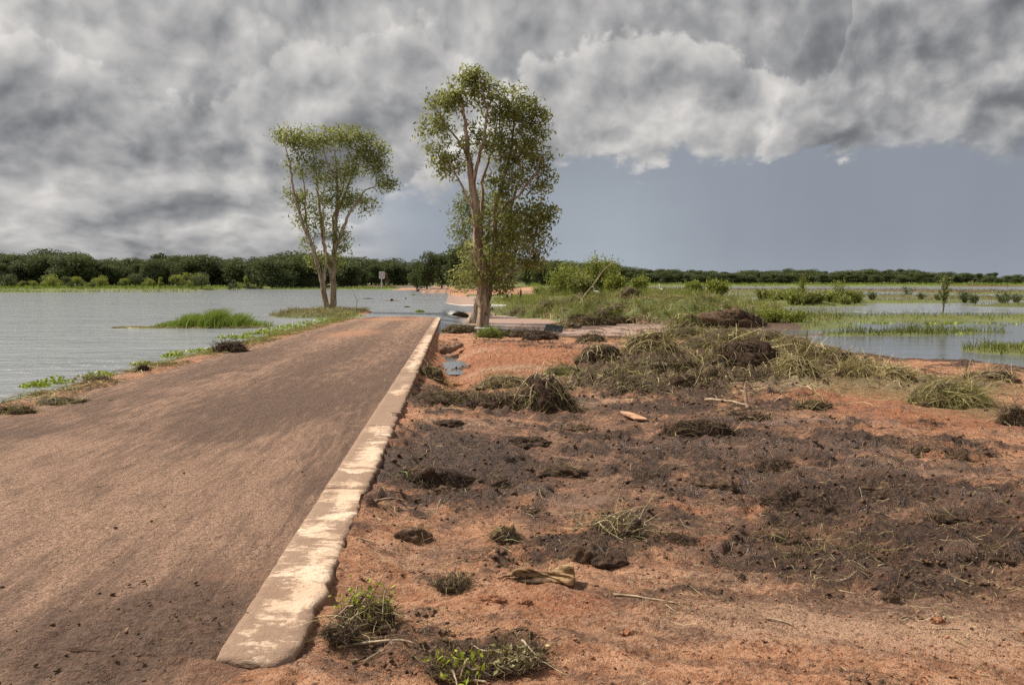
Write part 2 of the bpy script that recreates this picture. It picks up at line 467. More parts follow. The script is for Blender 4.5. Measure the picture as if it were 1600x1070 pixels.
def thing(name, label, cat, loc=(0, 0, 0), rz=0.0, group=None):
    o = bpy.data.objects.new(name, None)
    COL.objects.link(o)
    o.location = loc
    o.rotation_euler = (0, 0, rz)
    o.empty_display_size = 0.2
    return tag(o, label, cat, group)
def copy_tree(o, parent=None):
    c = o.copy()
    COL.objects.link(c)
    c.parent = parent
    for ch in list(o.children):
        copy_tree(ch, c)
    return c
def grid_quads(nr, nc):
    a = np.arange(nr * nc).reshape(nr, nc)
    return np.stack([a[:-1, :-1], a[:-1, 1:], a[1:, 1:], a[1:, :-1]], -1).reshape(-1, 4)
def steps(segs):
    """segs: (start, end, step at start, growth rate)"""
    out = []
    for a, b, st, gr in segs:
        v = a
        while v < b:
            out.append(v)
            v += max(st, gr * abs(v))
    out.append(segs[-1][1])
    return np.array(out)

# ------------------------------------------------------------------ materials
def new_mat(name):
    m = bpy.data.materials.new(name)
    m.use_nodes = True
    t = NT(m.node_tree)
    b = m.node_tree.nodes['Principled BSDF']
    return m, t, b
def bump(t, b, h, strength=0.5, dist=0.02):
    bn = t.new('ShaderNodeBump')
    bn.inputs['Strength'].default_value = strength
    bn.inputs['Distance'].default_value = dist
    t.put(bn.inputs['Height'], h)
    t.l.new(bn.outputs[0], b.inputs['Normal'])
def pos(t):
    return t.new('ShaderNodeNewGeometry').outputs['Position']
def objco(t):
    return t.new('ShaderNodeTexCoord').outputs['Object']

def mat_ground():
    m, t, b = new_mat("soil")
    p = pos(t)
    con = lambda n, g: t.add(0.5, t.mul(t.sub(n, 0.5), g))
    n_big = t.noise(p, 1.3, 5, 0.55)
    n_pat = con(t.noise(p, 2.6, 9, 0.68, 0.6), 2.0)
    n_mid = con(t.noise(p, 7.0, 8, 0.70, 0.4), 2.3)
    n_fin = con(t.noise(p, 30.0, 5, 0.72), 3.0)
    n_grit = con(t.noise(p, 85.0, 4, 0.70), 3.0)
    c = t.mix(t.ramp(n_mid, 0.2, 0.8), (0.47, 0.205, 0.100), (0.78, 0.41, 0.235))
    red = t.ramp(t.add(t.attr('red'), t.mul(t.sub(n_mid, 0.5), 0.6)), 0.2, 0.75)
    c = t.mix(red, c, t.mix(n_mid, (0.34, 0.115, 0.052), (0.60, 0.255, 0.130)))
    tan = t.ramp(t.add(t.attr('tan'), t.mul(t.sub(n_fin, 0.5), 0.9)), 0.2, 0.8)
    c = t.mix(t.mul(tan, 0.8), c, t.mix(n_grit, (0.48, 0.28, 0.175), (0.74, 0.49, 0.33)))
    # a film of brown mud, patchy
    film = t.mul(t.ramp(t.sub(t.add(t.sub(n_pat, 0.08), t.mul(t.attr('film'), 0.48)), t.mul(t.attr('red'), 0.12)), 0.42, 0.86), 0.8)
    c = t.mix(film, c, t.mix(n_fin, (0.110, 0.055, 0.033), (0.27, 0.148, 0.090)))
    # smears left by machine and flood, running across to the lower right
    sv = t.vm('MULTIPLY', t.new_rot(p, 0.40), (0.16, 1.0, 1.0))
    n_sm = con(t.noise(sv, 5.0, 7, 0.68, 0.3), 2.2)
    c = t.mix(t.mul(t.ramp(n_sm, 0.52, 0.85), t.sub(0.55, t.mul(t.attr('red'), 0.25))), c, t.mix(n_fin, (0.10, 0.050, 0.030), (0.25, 0.135, 0.082)))
    c = t.mix(t.mul(t.ramp(n_sm, 0.40, 0.15), 0.5), c, t.mix(n_grit, (0.50, 0.28, 0.165), (0.78, 0.51, 0.34)))
    # stones and pits
    c = t.mix(t.mul(t.ramp(n_fin, 0.66, 0.86), 0.65), c, (0.66, 0.41, 0.27))
    c = t.mix(t.mul(t.ramp(n_fin, 0.36, 0.12), 0.85), c, (0.12, 0.052, 0.030))
    c = t.mix(t.mul(t.ramp(n_grit, 0.26, 0.04), 0.7), c, (0.10, 0.046, 0.028))
    wet = t.ramp(t.add(t.attr('wet'), t.mul(t.sub(n_pat, 0.5), 0.55)), 0.32, 0.7)
    mudv = t.add(t.mul(t.attr('mud'), 0.80), t.add(t.mul(t.sub(n_fin, 0.5), 0.40), t.add(t.mul(t.sub(n_mid, 0.5), 0.75), t.mul(t.sub(n_pat, 0.5), 0.75))))
    mud = t.ramp(mudv, 0.32, 0.66)
    mudc = t.mix(t.ramp(n_fin, 0.15, 0.9), (0.020, 0.0100, 0.0062), (0.140, 0.068, 0.038))
    c = t.mix(t.mul(mud, 0.93), c, mudc)
    c = t.mix(t.mul(wet, 0.4), c, (0.135, 0.082, 0.058))
    st = t.ramp(t.add(t.attr('straw'), t.mul(t.sub(n_fin, 0.5), 0.9)), 0.3, 0.8)
    c = t.mix(t.mul(st, 0.7), c, t.mix(n_grit, (0.15, 0.105, 0.045), (0.40, 0.33, 0.16)))
    gr = t.ramp(t.add(t.attr('grass'), t.mul(t.sub(n_pat, 0.5), 0.3)), 0.3, 0.7)
    nfar = t.noise(p, 0.09, 4, 0.6)
    gcol = t.mix(t.ramp(nfar, 0.35, 0.65), (0.075, 0.105, 0.022), (0.15, 0.19, 0.035))
    gcol = t.mix(t.ramp(n_mid, 0.3, 0.8), gcol, (0.17, 0.145, 0.055))
    c = t.mix(gr, c, gcol)
    rd = t.ramp(t.attr('reed'), 0.3, 0.7)
    c = t.mix(rd, c, t.mix(n_mid, (0.10, 0.06, 0.035), (0.17, 0.11, 0.06)))
    t.l.new(c, b.inputs['Base Color'])
    ro = t.add(t.add(0.92, t.mul(film, -0.22)), t.mul(wet, -0.38))
    ro = t.add(ro, t.mul(mud, -0.16))
    t.l.new(ro, b.inputs['Roughness'])
    b.inputs['Specular IOR Level'].default_value = 0.4
    h = t.add(t.add(t.mul(n_fin, 0.5), t.mul(n_grit, 0.22)), t.mul(n_mid, 0.8))
    h = t.mul(h, t.add(1.0, t.mul(wet, -0.6)))
    bump(t, b, h, 1.0, 0.045)
    return m
def mat_road():
    m, t, b = new_mat("gravel_road")
    p = pos(t)
    st = t.attr('st', 'Vector')
    stv = t.vm('MULTIPLY', st, (1.0, 0.22, 1.0))
    n_str = t.noise(stv, 4.5, 9, 0.72, 0.5)
    n_str2 = t.noise(t.vm('MULTIPLY', st, (1.0, 0.09, 1.0)), 15.0, 5, 0.7)
    n_mid = t.noise(p, 4.0, 6, 0.6)
    con = lambda n, g: t.add(0.5, t.mul(t.sub(n, 0.5), g))
    n_fin = con(t.noise(p, 26.0, 5, 0.7), 2.6)
    n_grit = con(t.noise(p, 70.0, 4, 0.7), 2.6)
    c = t.mix(t.ramp(n_fin, 0.2, 0.8), (0.32, 0.182, 0.116), (0.59, 0.355, 0.235))
    c = t.mix(t.mul(t.ramp(n_grit, 0.62, 0.82), 0.75), c, (0.58, 0.40, 0.29))
    c = t.mix(t.mul(t.ramp(n_grit, 0.42, 0.20), 0.8), c, (0.06, 0.034, 0.025))
    dv = t.add(t.attr('dark'), t.add(t.mul(t.sub(n_str, 0.5), 2.0), t.add(t.mul(t.sub(n_str2, 0.5), 1.7), t.mul(t.sub(n_fin, 0.5), 0.55))))
    d = t.ramp(dv, 0.02, 1.0)
    c = t.mix(t.mul(d, 0.9), c, t.mix(n_fin, (0.060, 0.034, 0.023), (0.215, 0.125, 0.084)))
    o = t.ramp(t.add(t.attr('red'), t.mul(t.sub(n_mid, 0.5), 0.8)), 0.25, 0.8)
    c = t.mix(t.mul(o, 0.75), c, t.mix(n_fin, (0.36, 0.155, 0.08), (0.54, 0.29, 0.17)))
    t.l.new(c, b.inputs['Base Color'])
    b.inputs['Roughness'].default_value = 0.88
    b.inputs['Specular IOR Level'].default_value = 0.35
    bump(t, b, t.add(t.mul(n_fin, 0.6), t.mul(n_grit, 0.4)), 1.0, 0.035)
    return m
def mat_concrete():
    m, t, b = new_mat("stained_concrete")
    p = pos(t)
    n1 = t.noise(p, 2.0, 5, 0.6)
    n2 = t.add(0.5, t.mul(t.sub(t.noise(p, 24.0, 6, 0.70), 0.5), 1.6))
    n3 = t.noise(t.vm('MULTIPLY', p, (0.6, 1.5, 1)), 6.0, 8, 0.72, 0.6)
    n4 = t.noise(p, 130.0, 3, 0.6)
    c = t.mix(t.ramp(n1, 0.3, 0.7), (0.58, 0.40, 0.275), (0.74, 0.56, 0.41))
    c = t.mix(t.mul(t.ramp(n2, 0.56, 0.76), 0.6), c, (0.44, 0.27, 0.17))
    c = t.mix(t.mul(t.ramp(n4, 0.58, 0.7), 0.45), c, (0.40, 0.28, 0.19))
    mv = t.add(t.attr('mud'), t.add(t.mul(t.sub(n3, 0.5), 2.1), t.mul(t.sub(n2, 0.5), 0.7)))
    mud = t.ramp(mv, 0.22, 0.66)
    c = t.mix(t.mul(mud, 0.85), c, t.mix(n2, (0.11, 0.062, 0.038), (0.31, 0.185, 0.118)))
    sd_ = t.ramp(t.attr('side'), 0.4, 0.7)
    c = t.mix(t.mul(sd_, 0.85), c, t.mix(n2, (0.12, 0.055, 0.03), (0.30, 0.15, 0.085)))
    t.l.new(c, b.inputs['Base Color'])
    b.inputs['Roughness'].default_value = 0.9
    bump(t, b, t.add(n2, t.mul(n4, 0.5)), 0.7, 0.014)
    return m
def mat_water():
    m, t, b = new_mat("flood_water")
    p = pos(t)
    turb = t.attr('turbid')
    foam = t.attr('foam')
    rip = t.attr('ripple')
    pr = t.vm('MULTIPLY', p, (0.32, 1.0, 1.0))
    n1 = t.noise(pr, 1.1, 4, 0.55, 0.4)
    n2 = t.noise(pr, 5.0, 3, 0.55, 0.3)
    nfo = t.noise(t.vm('MULTIPLY', p, (0.6, 1, 1)), 2.6, 6, 0.7, 0.8)
    base = t.mix(t.ramp(turb, 0.2, 0.8), t.mix(t.ramp(rip, 0.15, 0.7), (0.13, 0.138, 0.15), (0.285, 0.30, 0.32)), t.mix(t.noise(pr, 1.2, 5, 0.6), (0.30, 0.19, 0.145), (0.40, 0.28, 0.225)))
    fo = t.ramp(t.add(foam, t.mul(t.sub(nfo, 0.5), 1.3)), 0.45, 0.75)
    base = t.mix(fo, base, (0.78, 0.74, 0.70))
    t.l.new(base, b.inputs['Base Color'])
    t.l.new(t.add(t.add(0.10, t.mul(fo, 0.5)), t.mul(t.ramp(turb, 0.2, 0.8), 0.38)), b.inputs['Roughness'])
    b.inputs['IOR'].default_value = 1.33
    t.l.new(t.add(0.5, t.mul(t.ramp(turb, 0.2, 0.8), -0.34)), b.inputs['Specular IOR Level'])
    wind = t.ramp(t.noise(t.vm('MULTIPLY', p, (0.5, 1, 1)), 0.09, 4, 0.6, 0.5), 0.35, 0.65, 0.55, 1.35)
    h = t.mul(t.mul(t.add(n1, t.mul(n2, 0.34)), rip), wind)
    bump(t, b, h, 1.0, 0.24)
    return m
def mat_simple(name, ca, cb, scale=8.0, rough=0.85, bmp=0.5, bd=0.01, stretch=(1, 1, 1), lo=0.35, hi=0.65, spec=0.3):
    m, t, b = new_mat(name)
    p = t.vm('MULTIPLY', objco(t), stretch)
    n = t.noise(p, scale, 6, 0.62, 0.2)
    n2 = t.noise(p, scale * 5, 4, 0.6)
    f = t.ramp(t.add(t.mul(n, 0.65), t.mul(n2, 0.35)), lo, hi)
    t.l.new(t.mix(f, ca, cb), b.inputs['Base Color'])
    b.inputs['Roughness'].default_value = rough
    b.inputs['Specular IOR Level'].default_value = spec
    if bmp:
        bump(t, b, t.add(n, t.mul(n2, 0.5)), bmp, bd)
    return m
def mat_leaf(name, cols, trans=0.3, scale=1.2, rough=0.5):
    """cols: dark, mid, light; per-face value in attribute 'tint'"""
    m, t, b = new_mat(name)
    tint = t.attr('tint')
    n = t.noise(pos(t), scale, 3, 0.5)
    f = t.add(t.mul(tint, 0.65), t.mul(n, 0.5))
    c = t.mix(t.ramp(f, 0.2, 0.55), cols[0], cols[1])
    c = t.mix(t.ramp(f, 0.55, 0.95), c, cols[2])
    t.l.new(c, b.inputs['Base Color'])
    b.inputs['Roughness'].default_value = rough
    b.inputs['Specular IOR Level'].default_value = 0.25
    tr = t.new('ShaderNodeBsdfTranslucent')
    t.l.new(c, tr.inputs[0])
    mx = t.new('ShaderNodeMixShader')
    mx.inputs[0].default_value = trans
    out = m.node_tree.nodes['Material Output']
    t.l.new(b.outputs[0], mx.inputs[1])
    t.l.new(tr.outputs[0], mx.inputs[2])
    t.l.new(mx.outputs[0], out.inputs[0])
    return m

M = {}
M['soil'] = mat_ground()
M['road'] = mat_road()
M['concrete'] = mat_concrete()
M['water'] = mat_water()
M['peat'] = mat_simple("peat", (0.020, 0.011, 0.007), (0.095, 0.052, 0.032), 9, 0.9, 1.0, 0.03)
M['clod'] = mat_simple("brown_clod", (0.048, 0.028, 0.017), (0.17, 0.098, 0.056), 9, 0.9, 1.0, 0.02)
M['redclod'] = mat_simple("red_clod", (0.18, 0.070, 0.036), (0.44, 0.20, 0.105), 9, 0.9, 0.8, 0.015)
M['sodcore'] = mat_simple("sod_core", (0.035, 0.024, 0.014), (0.12, 0.085, 0.045), 7, 0.9, 1.0, 0.03)
M['bark'] = mat_simple("paperbark", (0.12, 0.080, 0.055), (0.50, 0.40, 0.30), 7, 0.9, 1.0, 0.025, (1, 1, 0.16), 0.36, 0.64)
M['farbark'] = mat_simple("far_bark", (0.06, 0.05, 0.04), (0.20, 0.17, 0.14), 2, 0.9, 0)
M['leaf'] = mat_leaf("paperbark_leaf", ((0.085, 0.10, 0.026), (0.24, 0.26, 0.072), (0.43, 0.44, 0.16)), 0.55, 0.9)
M['leaf_b'] = mat_leaf("pale_leaf", ((0.09, 0.105, 0.03), (0.21, 0.235, 0.068), (0.36, 0.38, 0.13)), 0.5, 0.9)
M['fardark'] = mat_leaf("forest_leaf", ((0.036, 0.050, 0.018), (0.082, 0.105, 0.034), (0.150, 0.170, 0.060)), 0.35, 0.35, 0.7)
M['farmid'] = mat_leaf("far_leaf", ((0.050, 0.066, 0.026), (0.095, 0.118, 0.045), (0.16, 0.18, 0.075)), 0.3, 0.2, 0.7)
M['shrub'] = mat_leaf("shrub_leaf", ((0.10, 0.12, 0.018), (0.22, 0.25, 0.04), (0.36, 0.38, 0.08)), 0.4, 1.0)
M['grass'] = mat_leaf("grass_blade", ((0.10, 0.115, 0.022), (0.20, 0.225, 0.042), (0.36, 0.35, 0.12)), 0.4, 0.35)
M['lushgrass'] = mat_leaf("lush_grass", ((0.09, 0.14, 0.018), (0.18, 0.25, 0.036), (0.31, 0.37, 0.08)), 0.4, 0.8)
M['weed'] = mat_leaf("floating_weed", ((0.12, 0.17, 0.01), (0.28, 0.36, 0.02), (0.46, 0.50, 0.06)), 0.25, 2.0)
M['reed'] = mat_leaf("dead_reed", ((0.075, 0.048, 0.026), (0.15, 0.10, 0.055), (0.26, 0.19, 0.10)), 0.1, 0.4)
M['straw'] = mat_leaf("straw", ((0.14, 0.10, 0.045), (0.42, 0.335, 0.165), (0.68, 0.58, 0.34)), 0.12, 3.0, 0.7)
M['olive'] = mat_leaf("wilted_grass", ((0.09, 0.072, 0.028), (0.285, 0.24, 0.098), (0.52, 0.46, 0.22)), 0.15, 3.0, 0.7)
M['root'] = mat_leaf("root_fibre", ((0.028, 0.018, 0.012), (0.085, 0.054, 0.034), (0.24, 0.17, 0.105)), 0.05, 4.0, 0.8)
M['stick'] = mat_simple("dry_stick", (0.20, 0.14, 0.085), (0.55, 0.43, 0.29), 12, 0.8, 0.5, 0.005, (1, 1, 1))
M['log'] = mat_simple("wet_log", (0.10, 0.055, 0.035), (0.26, 0.155, 0.10), 10, 0.7, 0.8, 0.01, (0.3, 1, 1))
M['metal'] = mat_simple("weathered_metal", (0.42, 0.43, 0.43), (0.66, 0.67, 0.66), 6, 0.5, 0.2, 0.003, spec=0.5)
M['panel'] = mat_simple("grey_panel", (0.050, 0.056, 0.064), (0.095, 0.105, 0.118), 5, 0.9, 0.2, 0.003, spec=0.1)
M['signwhite'] = mat_simple("sign_face", (0.50, 0.45, 0.43), (0.66, 0.61, 0.59), 5, 0.55, 0)
M['signring'] = mat_simple("sign_ring", (0.20, 0.075, 0.065), (0.27, 0.11, 0.10), 5, 0.55, 0)
M['signdark'] = mat_simple("sign_mark", (0.10, 0.10, 0.10), (0.15, 0.15, 0.15), 5, 0.55, 0)
M['bird'] = mat_simple("white_plumage", (0.76, 0.75, 0.72), (0.84, 0.83, 0.80), 14, 0.8, 0.2, 0.004)
M['beak'] = mat_simple("yellow_beak", (0.50, 0.34, 0.06), (0.62, 0.44, 0.10), 14, 0.5, 0)
M['shank'] = mat_simple("dark_shank", (0.035, 0.033, 0.03), (0.06, 0.055, 0.05), 14, 0.6, 0)
M['board'] = mat_simple("orange_board", (0.26, 0.13, 0.07), (0.58, 0.34, 0.20), 16, 0.8, 0.8, 0.008, (0.3, 1, 1), .4, .6)
M['sheath'] = mat_simple("dry_sheath", (0.12, 0.065, 0.03), (0.46, 0.30, 0.155), 14, 0.8, 1.0, 0.012, (0.16, 2.2, 2.2), .4, .6)

# ------------------------------------------------------------------ ground sheet
ys = steps([(-400, -40, 30, .1), (-40, -6, 3, 0), (-6, 2.2, .22, 0), (2.2, 6, .026, 0), (6, 60, .03, .0058), (60, 420, .35, .016), (420, 6000, 8, .12)])
xpos = steps([(0, 6, .03, 0), (6, 40, .03, .014), (40, 260, .6, .025), (260, 6000, 8, .15)])
xneg = steps([(0.0, 2.0, .03, 0), (2.0, 40, .06, .02), (40, 260, .8, .025), (260, 6000, 8, .15)])
xsx = np.concatenate([-xneg[:0:-1], xpos])
X, Y = np.meshgrid(xsx, ys)
Z, A = terrain(X, Y)
s_, sl_, fs_, nlow_ = A['s'], A['sl'], A['fs'], A['nlow']
onr = (s_ > 0) & (Y < 52)
at_mud = np.where(onr, A['mud'], np.where(sl_ > 0, 0.35 + 0.3 * A['nmid'], 0.3))
at_mud = at_mud + np.where(onr & (Y > 26), .75 * sstep(29, 35, Y - .3 * X) * sstep(.5, 2.5, s_), 0) + np.where(onr, .55 * np.clip(fld(CHURN, X, Y), 0, 1), 0) + np.where(onr, .85 * sstep(3.2, .6, A['edge']), 0)
at_red = np.where(onr, fld(RED, X, Y), 0.1) + 0.15 * np.exp(-((X + 4) / 14) ** 2 - ((Y - 160) / 22) ** 2)
at_tan = np.where(onr, fld(TAN, X, Y), 0)
at_wet = np.where(onr, fld(WET, X, Y), 0) + np.where((Z < WR + 0.16) & onr, 0.7 * sstep(WR + 0.16, WR + 0.02, Z), 0)
at_mud = at_mud + 0.35 * np.exp(-((X + 4) / 14) ** 2 - ((Y - 160) / 25) ** 2)
at_wet = at_wet + np.where(onr & (Y > 28), .6 * sstep(WR + .3, WR + .05, Z), 0)
at_straw = np.where(onr, fld(STRAW, X, Y), 0.35 * sstep(0.3, 1.0, sl_) * (Y < 60))
at_grass = np.where((Y > 46) & (s_ > 3), 1.0, 0.0) + np.where((sl_ > 8) & (Y > 30), 0.75, 0) + A['farl'] * 0.7
at_grass = at_grass + np.where((A['edge'] < -1.8) & (s_ > 0) & (Y > 18) & (Y < 48), 0.8, 0) + np.where((sl_ > 0.4) & (Y > 30) & (Y < 70), .8 * sstep(30, 44, Y), 0)
at_grass = at_grass * np.where((np.abs(X + 4) < 14) & (Y > 130) & (Y < 200), 0.1, 1.0)
mudflat = np.exp(-((X + 55) / 30) ** 2) * sstep(240, 262, Y) * (1 - sstep(285, 300, Y))
at_reed = 0.9 * mudflat + np.where((X > 20) & (Y > 95) & (Y < 300), 0.35 + 0.5 * perlin(X * .03, Y * .05, 91), 0)
Q = grid_quads(len(ys), len(xsx))
cx_, cy_ = X.ravel()[Q].mean(1), Y.ravel()[Q].mean(1)
keep = ~((cx_ > xl(cy_) + 0.35) & (cx_ < xr(cy_) - 0.45) & (cy_ > 3.9) & (cy_ < 126))
gm = mesh_np("ground", np.stack([X, Y, Z], -1), Q[keep], dict(mud=at_mud.ravel(), red=at_red.ravel(), tan=at_tan.ravel(), wet=at_wet.ravel(),
             straw=at_straw.ravel(), grass=at_grass.ravel(), reed=at_reed.ravel(), film=np.where(onr, np.clip(fld(FILM, X, Y), 0, 1.2), .2).ravel()))
tag(link("ground", gm, M['soil']), kind='structure')

# ------------------------------------------------------------------ road
def rblob(px, py, rx, ry, amp):
    c = at_z(px, py, -0.0148 * 8)
    for i in range(6):
        c = at_z(px, py, float(zroad(c.y)))
    f_ = at_z(px, max(py - ry, 480), float(zroad(c.y)))
    n_ = at_z(px, py + ry, float(zroad(c.y)))
    return (c.x, c.y, rx / F * c.y, (f_.y - n_.y) / 2, amp)
DARK = [rblob(*b) for b in [(190, 1000, 160, 75, 1.9), (320, 960, 100, 40, .6), (560, 600, 60, 50, .7), (480, 640, 90, 50, .5), (330, 640, 200, 40, .5),
        (420, 560, 120, 25, .5), (600, 540, 50, 40, .5), (260, 780, 60, 12, .3), (540, 720, 50, 60, .5), (60, 680, 120, 14, .5), (440, 520, 60, 12, .4), (20, 900, 60, 30, .4)]]
ty = steps([(-40, 1.5, 1.0, 0), (1.5, 6, .04, 0), (6, 60, .04, .008), (60, 420, .8, .03)])
tu = np.linspace(0, 1, 132)
U, T = np.meshgrid(tu, ty)
ragL = 0.10 * fbm(T * 1.3, T * 0, 3, 5)
KW = 0.36                                # the kerb's width
XL_, XR_ = xl(T) + ragL, xr(T) - KW + 0.035
XR_ = np.where(T < 3.42, xr(T) + 0.10 * fbm(T * 3, T * 0 + 5, 3, 9) - 0.05, XR_)
RX = XL_ + (XR_ - XL_) * U
camber = 0.035 * (1 - (2 * U - 1) ** 2)
RZ = zroad(T) + camber - 0.035 * np.clip(2 * U - 1, 0, 1) * 0 + 0.008 * fbm(RX * 1.5, T * 1.5, 3, 12) + 0.0045 * fbm(RX * 9, T * 9, 3, 13)
RZ = RZ + 0.010 * fbm((RX + .075 * T) * 2.2, T * 0.2, 3, 31) + 0.006 * fbm((RX + .075 * T) * 7, T * 1.6, 3, 32)
RZ = RZ + np.clip(fld(DARK[:2], RX, T), 0, 1) * (0.022 * fbm(RX * 7, T * 7, 4, 90, .6) + .01)
RZ = np.where(U > 0.985, np.minimum(RZ, zroad(T) + 0.004), RZ)
RZ = RZ - 0.05 * sstep(0.02, 0.0, U)
RZ = RZ - (0.03 + 0.05 * sstep(0.93, 1.0, U)) * (1 - sstep(3.3, 3.8, T)) * sstep(.75, .95, U)
LIGHT = [rblob(*b) for b in [(180, 760, 220, 70, .6), (60, 850, 100, 50, .6), (350, 820, 120, 50, .35), (450, 690, 40, 30, .3), (120, 700, 150, 15, .4)]]
REDR = [rblob(*b) for b in [(120, 905, 160, 10, .45), (380, 900, 90, 50, .5), (550, 522, 60, 10, 1.0), (60, 650, 130, 8, .6), (300, 1000, 60, 40, .3), (610, 500, 70, 4, 1), (480, 850, 40, 60, .3)]]
d_at = 0.42 + 0.12 * sstep(6, 14, T) + 0.14 * fbm((RX + 0.075 * T) * 3.4, T * 0.14, 4, 95, .6) + fld(DARK, RX, T) * 0.55 - fld(LIGHT, RX, T) * 0.5 + 0.2 * np.cos((U - 0.62) * 15) * sstep(4, 9, T)
r_at = fld(REDR, RX, T) * .8 + np.where(T < 3.4, 0.5 * sstep(0.8, 1, U), 0) + 0.2 * sstep(120, 135, T)
rm = mesh_np("road", np.stack([RX, T, RZ], -1), grid_quads(len(ty), len(tu)),
             dict(dark=d_at.ravel(), red=r_at.ravel(), st=np.stack([RX + 0.075 * T, T, 0 * T], -1).reshape(-1, 3)))
tag(link("road", rm, M['road']), kind='structure')

# ------------------------------------------------------------------ kerb of cast slabs
kerb = thing("concrete_kerb", "long low edge of pale mud-stained concrete slabs along the dirt road", "kerb", (0, 0, 0))
y0 = 3.32
joints = [y0]
while joints[-1] < 47:
    joints.append(joints[-1] + 3.05)
KM = [rblob(*b) for b in [(610, 640, 50, 18, 1.5), (640, 590, 30, 14, .6), (655, 560, 25, 10, .2), (560, 745, 50, 6, .5), (430, 1000, 90, 40, .35), (590, 690, 30, 14, .35), (665, 520, 20, 5, .8), (480, 800, 60, 8, .3)]]
for j in range(len(joints) - 1):
    a, b_ = joints[j] + (0 if j == 0 else 0.008), joints[j + 1] - 0.008
    nl = 90 if j < 3 else (40 if j < 7 else 16)
    # profile across: down the left face, over the top, down the right face
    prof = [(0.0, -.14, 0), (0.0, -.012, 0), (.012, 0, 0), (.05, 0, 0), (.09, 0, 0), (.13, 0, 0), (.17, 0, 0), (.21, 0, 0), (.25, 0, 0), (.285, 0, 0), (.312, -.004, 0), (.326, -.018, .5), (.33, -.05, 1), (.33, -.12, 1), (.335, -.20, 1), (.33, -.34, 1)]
    tt = np.linspace(a, b_, nl)
    pr = np.array(prof)
    pr[:, 0] *= KW / .33
    PX, TT = np.meshgrid(pr[:, 0], tt)
    PZ, _ = np.meshgrid(pr[:, 1], tt)
    SD, _ = np.meshgrid(pr[:, 2], tt)
    endn = 0.02 * fbm(PX * 9 + j * 7, TT * 0 + j, 3, 70 + j)
    TTx = TT.copy()
    if j == 0:      # the broken near end
        kx = pr[:, 0] / .33
        brk = 0.05 * (1 - kx) + 0.10 * np.clip((kx - .72) / .28, 0, 1) ** 1.5 + 0.012 * np.sin(kx * 13) + .02 * np.sin(kx * 4.1)
        TTx = TT + brk[None, :] * (1 - (TT - a) / (b_ - a)) ** 3
    XX = xr(TTx) - KW + 0.008 + PX + SD * (0.016 * fbm(TT * 4.0, PZ * 6, 4, 33) + 0.02 * perlin(TT * 1.1, PZ * 0, 8)) + (PX > .28) * (0.022 * fbm(TT * 5, PX * 0, 4, 44) - 0.05 * sstep(.35, .6, fbm(TT * 1.7, PX * 0 + 3, 3, 47)))
    ZZ = zroad(TTx) + 0.006 + PZ + np.where(PZ > -0.02, 0.004 * fbm(XX * 14, TT * 14, 3, 45) + 0.006 * perlin(XX * 3, TT * 1.5, 46), 0)
    if j == 0:
        ZZ = ZZ - 0.02 * np.exp(-((TT - a) / 0.07) ** 2) * (PZ > -.05)
    ZZ = ZZ - 0.008 * (np.exp(-((TT - a) / 0.02) ** 2) + np.exp(-((TT - b_) / 0.02) ** 2)) * (PZ > -.02)
    mudk = fld(KM, XX, TT) + 0.24 + (0.25 if j in (2,) else 0) + 0.5 * sstep(0.18, 0.0, PX + .12 * fbm(TT * 1.6, PX * 3, 4, 81)) + .22 * fbm(TT * 1.0, PX * 2, 3, 83) + .45 * sstep(.26, .40, PX + .10 * fbm(TT * 2.0, PX * 2, 4, 85)) + np.where(TT > 20, .12, 0)
    def cap(row, sgn):
        out = []
        for f in (.06, .3, .6, 1.0):
            jit = (0.012 * np.sin(PX[row] * 24 + f * 5) if j == 0 and row == 0 else 0) + 0 * PX[row]
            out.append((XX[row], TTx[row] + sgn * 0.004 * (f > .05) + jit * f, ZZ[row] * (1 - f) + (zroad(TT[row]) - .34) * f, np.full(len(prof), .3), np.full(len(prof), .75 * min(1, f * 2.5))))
        return out
    lo, hi_ = cap(0, 1 if j == 0 else 0), cap(-1, 0)
    rowsX = np.array([r_[0] for r_ in lo[::-1]] + list(XX) + [r_[0] for r_ in hi_])
    rowsY = np.array([r_[1] for r_ in lo[::-1]] + list(TTx) + [r_[1] for r_ in hi_])
    rowsZ = np.array([r_[2] for r_ in lo[::-1]] + list(ZZ) + [r_[2] for r_ in hi_])
    rowsM = np.array([r_[3] for r_ in lo[::-1]] + list(mudk) + [r_[3] for r_ in hi_])
    rowsS = np.array([r_[4] for r_ in lo[::-1]] + list(SD) + [r_[4] for r_ in hi_])
    me = mesh_np("slab", np.stack([rowsX, rowsY, rowsZ], -1), grid_quads(len(rowsX), len(prof)), dict(mud=rowsM.ravel(), side=rowsS.ravel()))
    link("slab", me, M['concrete'], kerb)

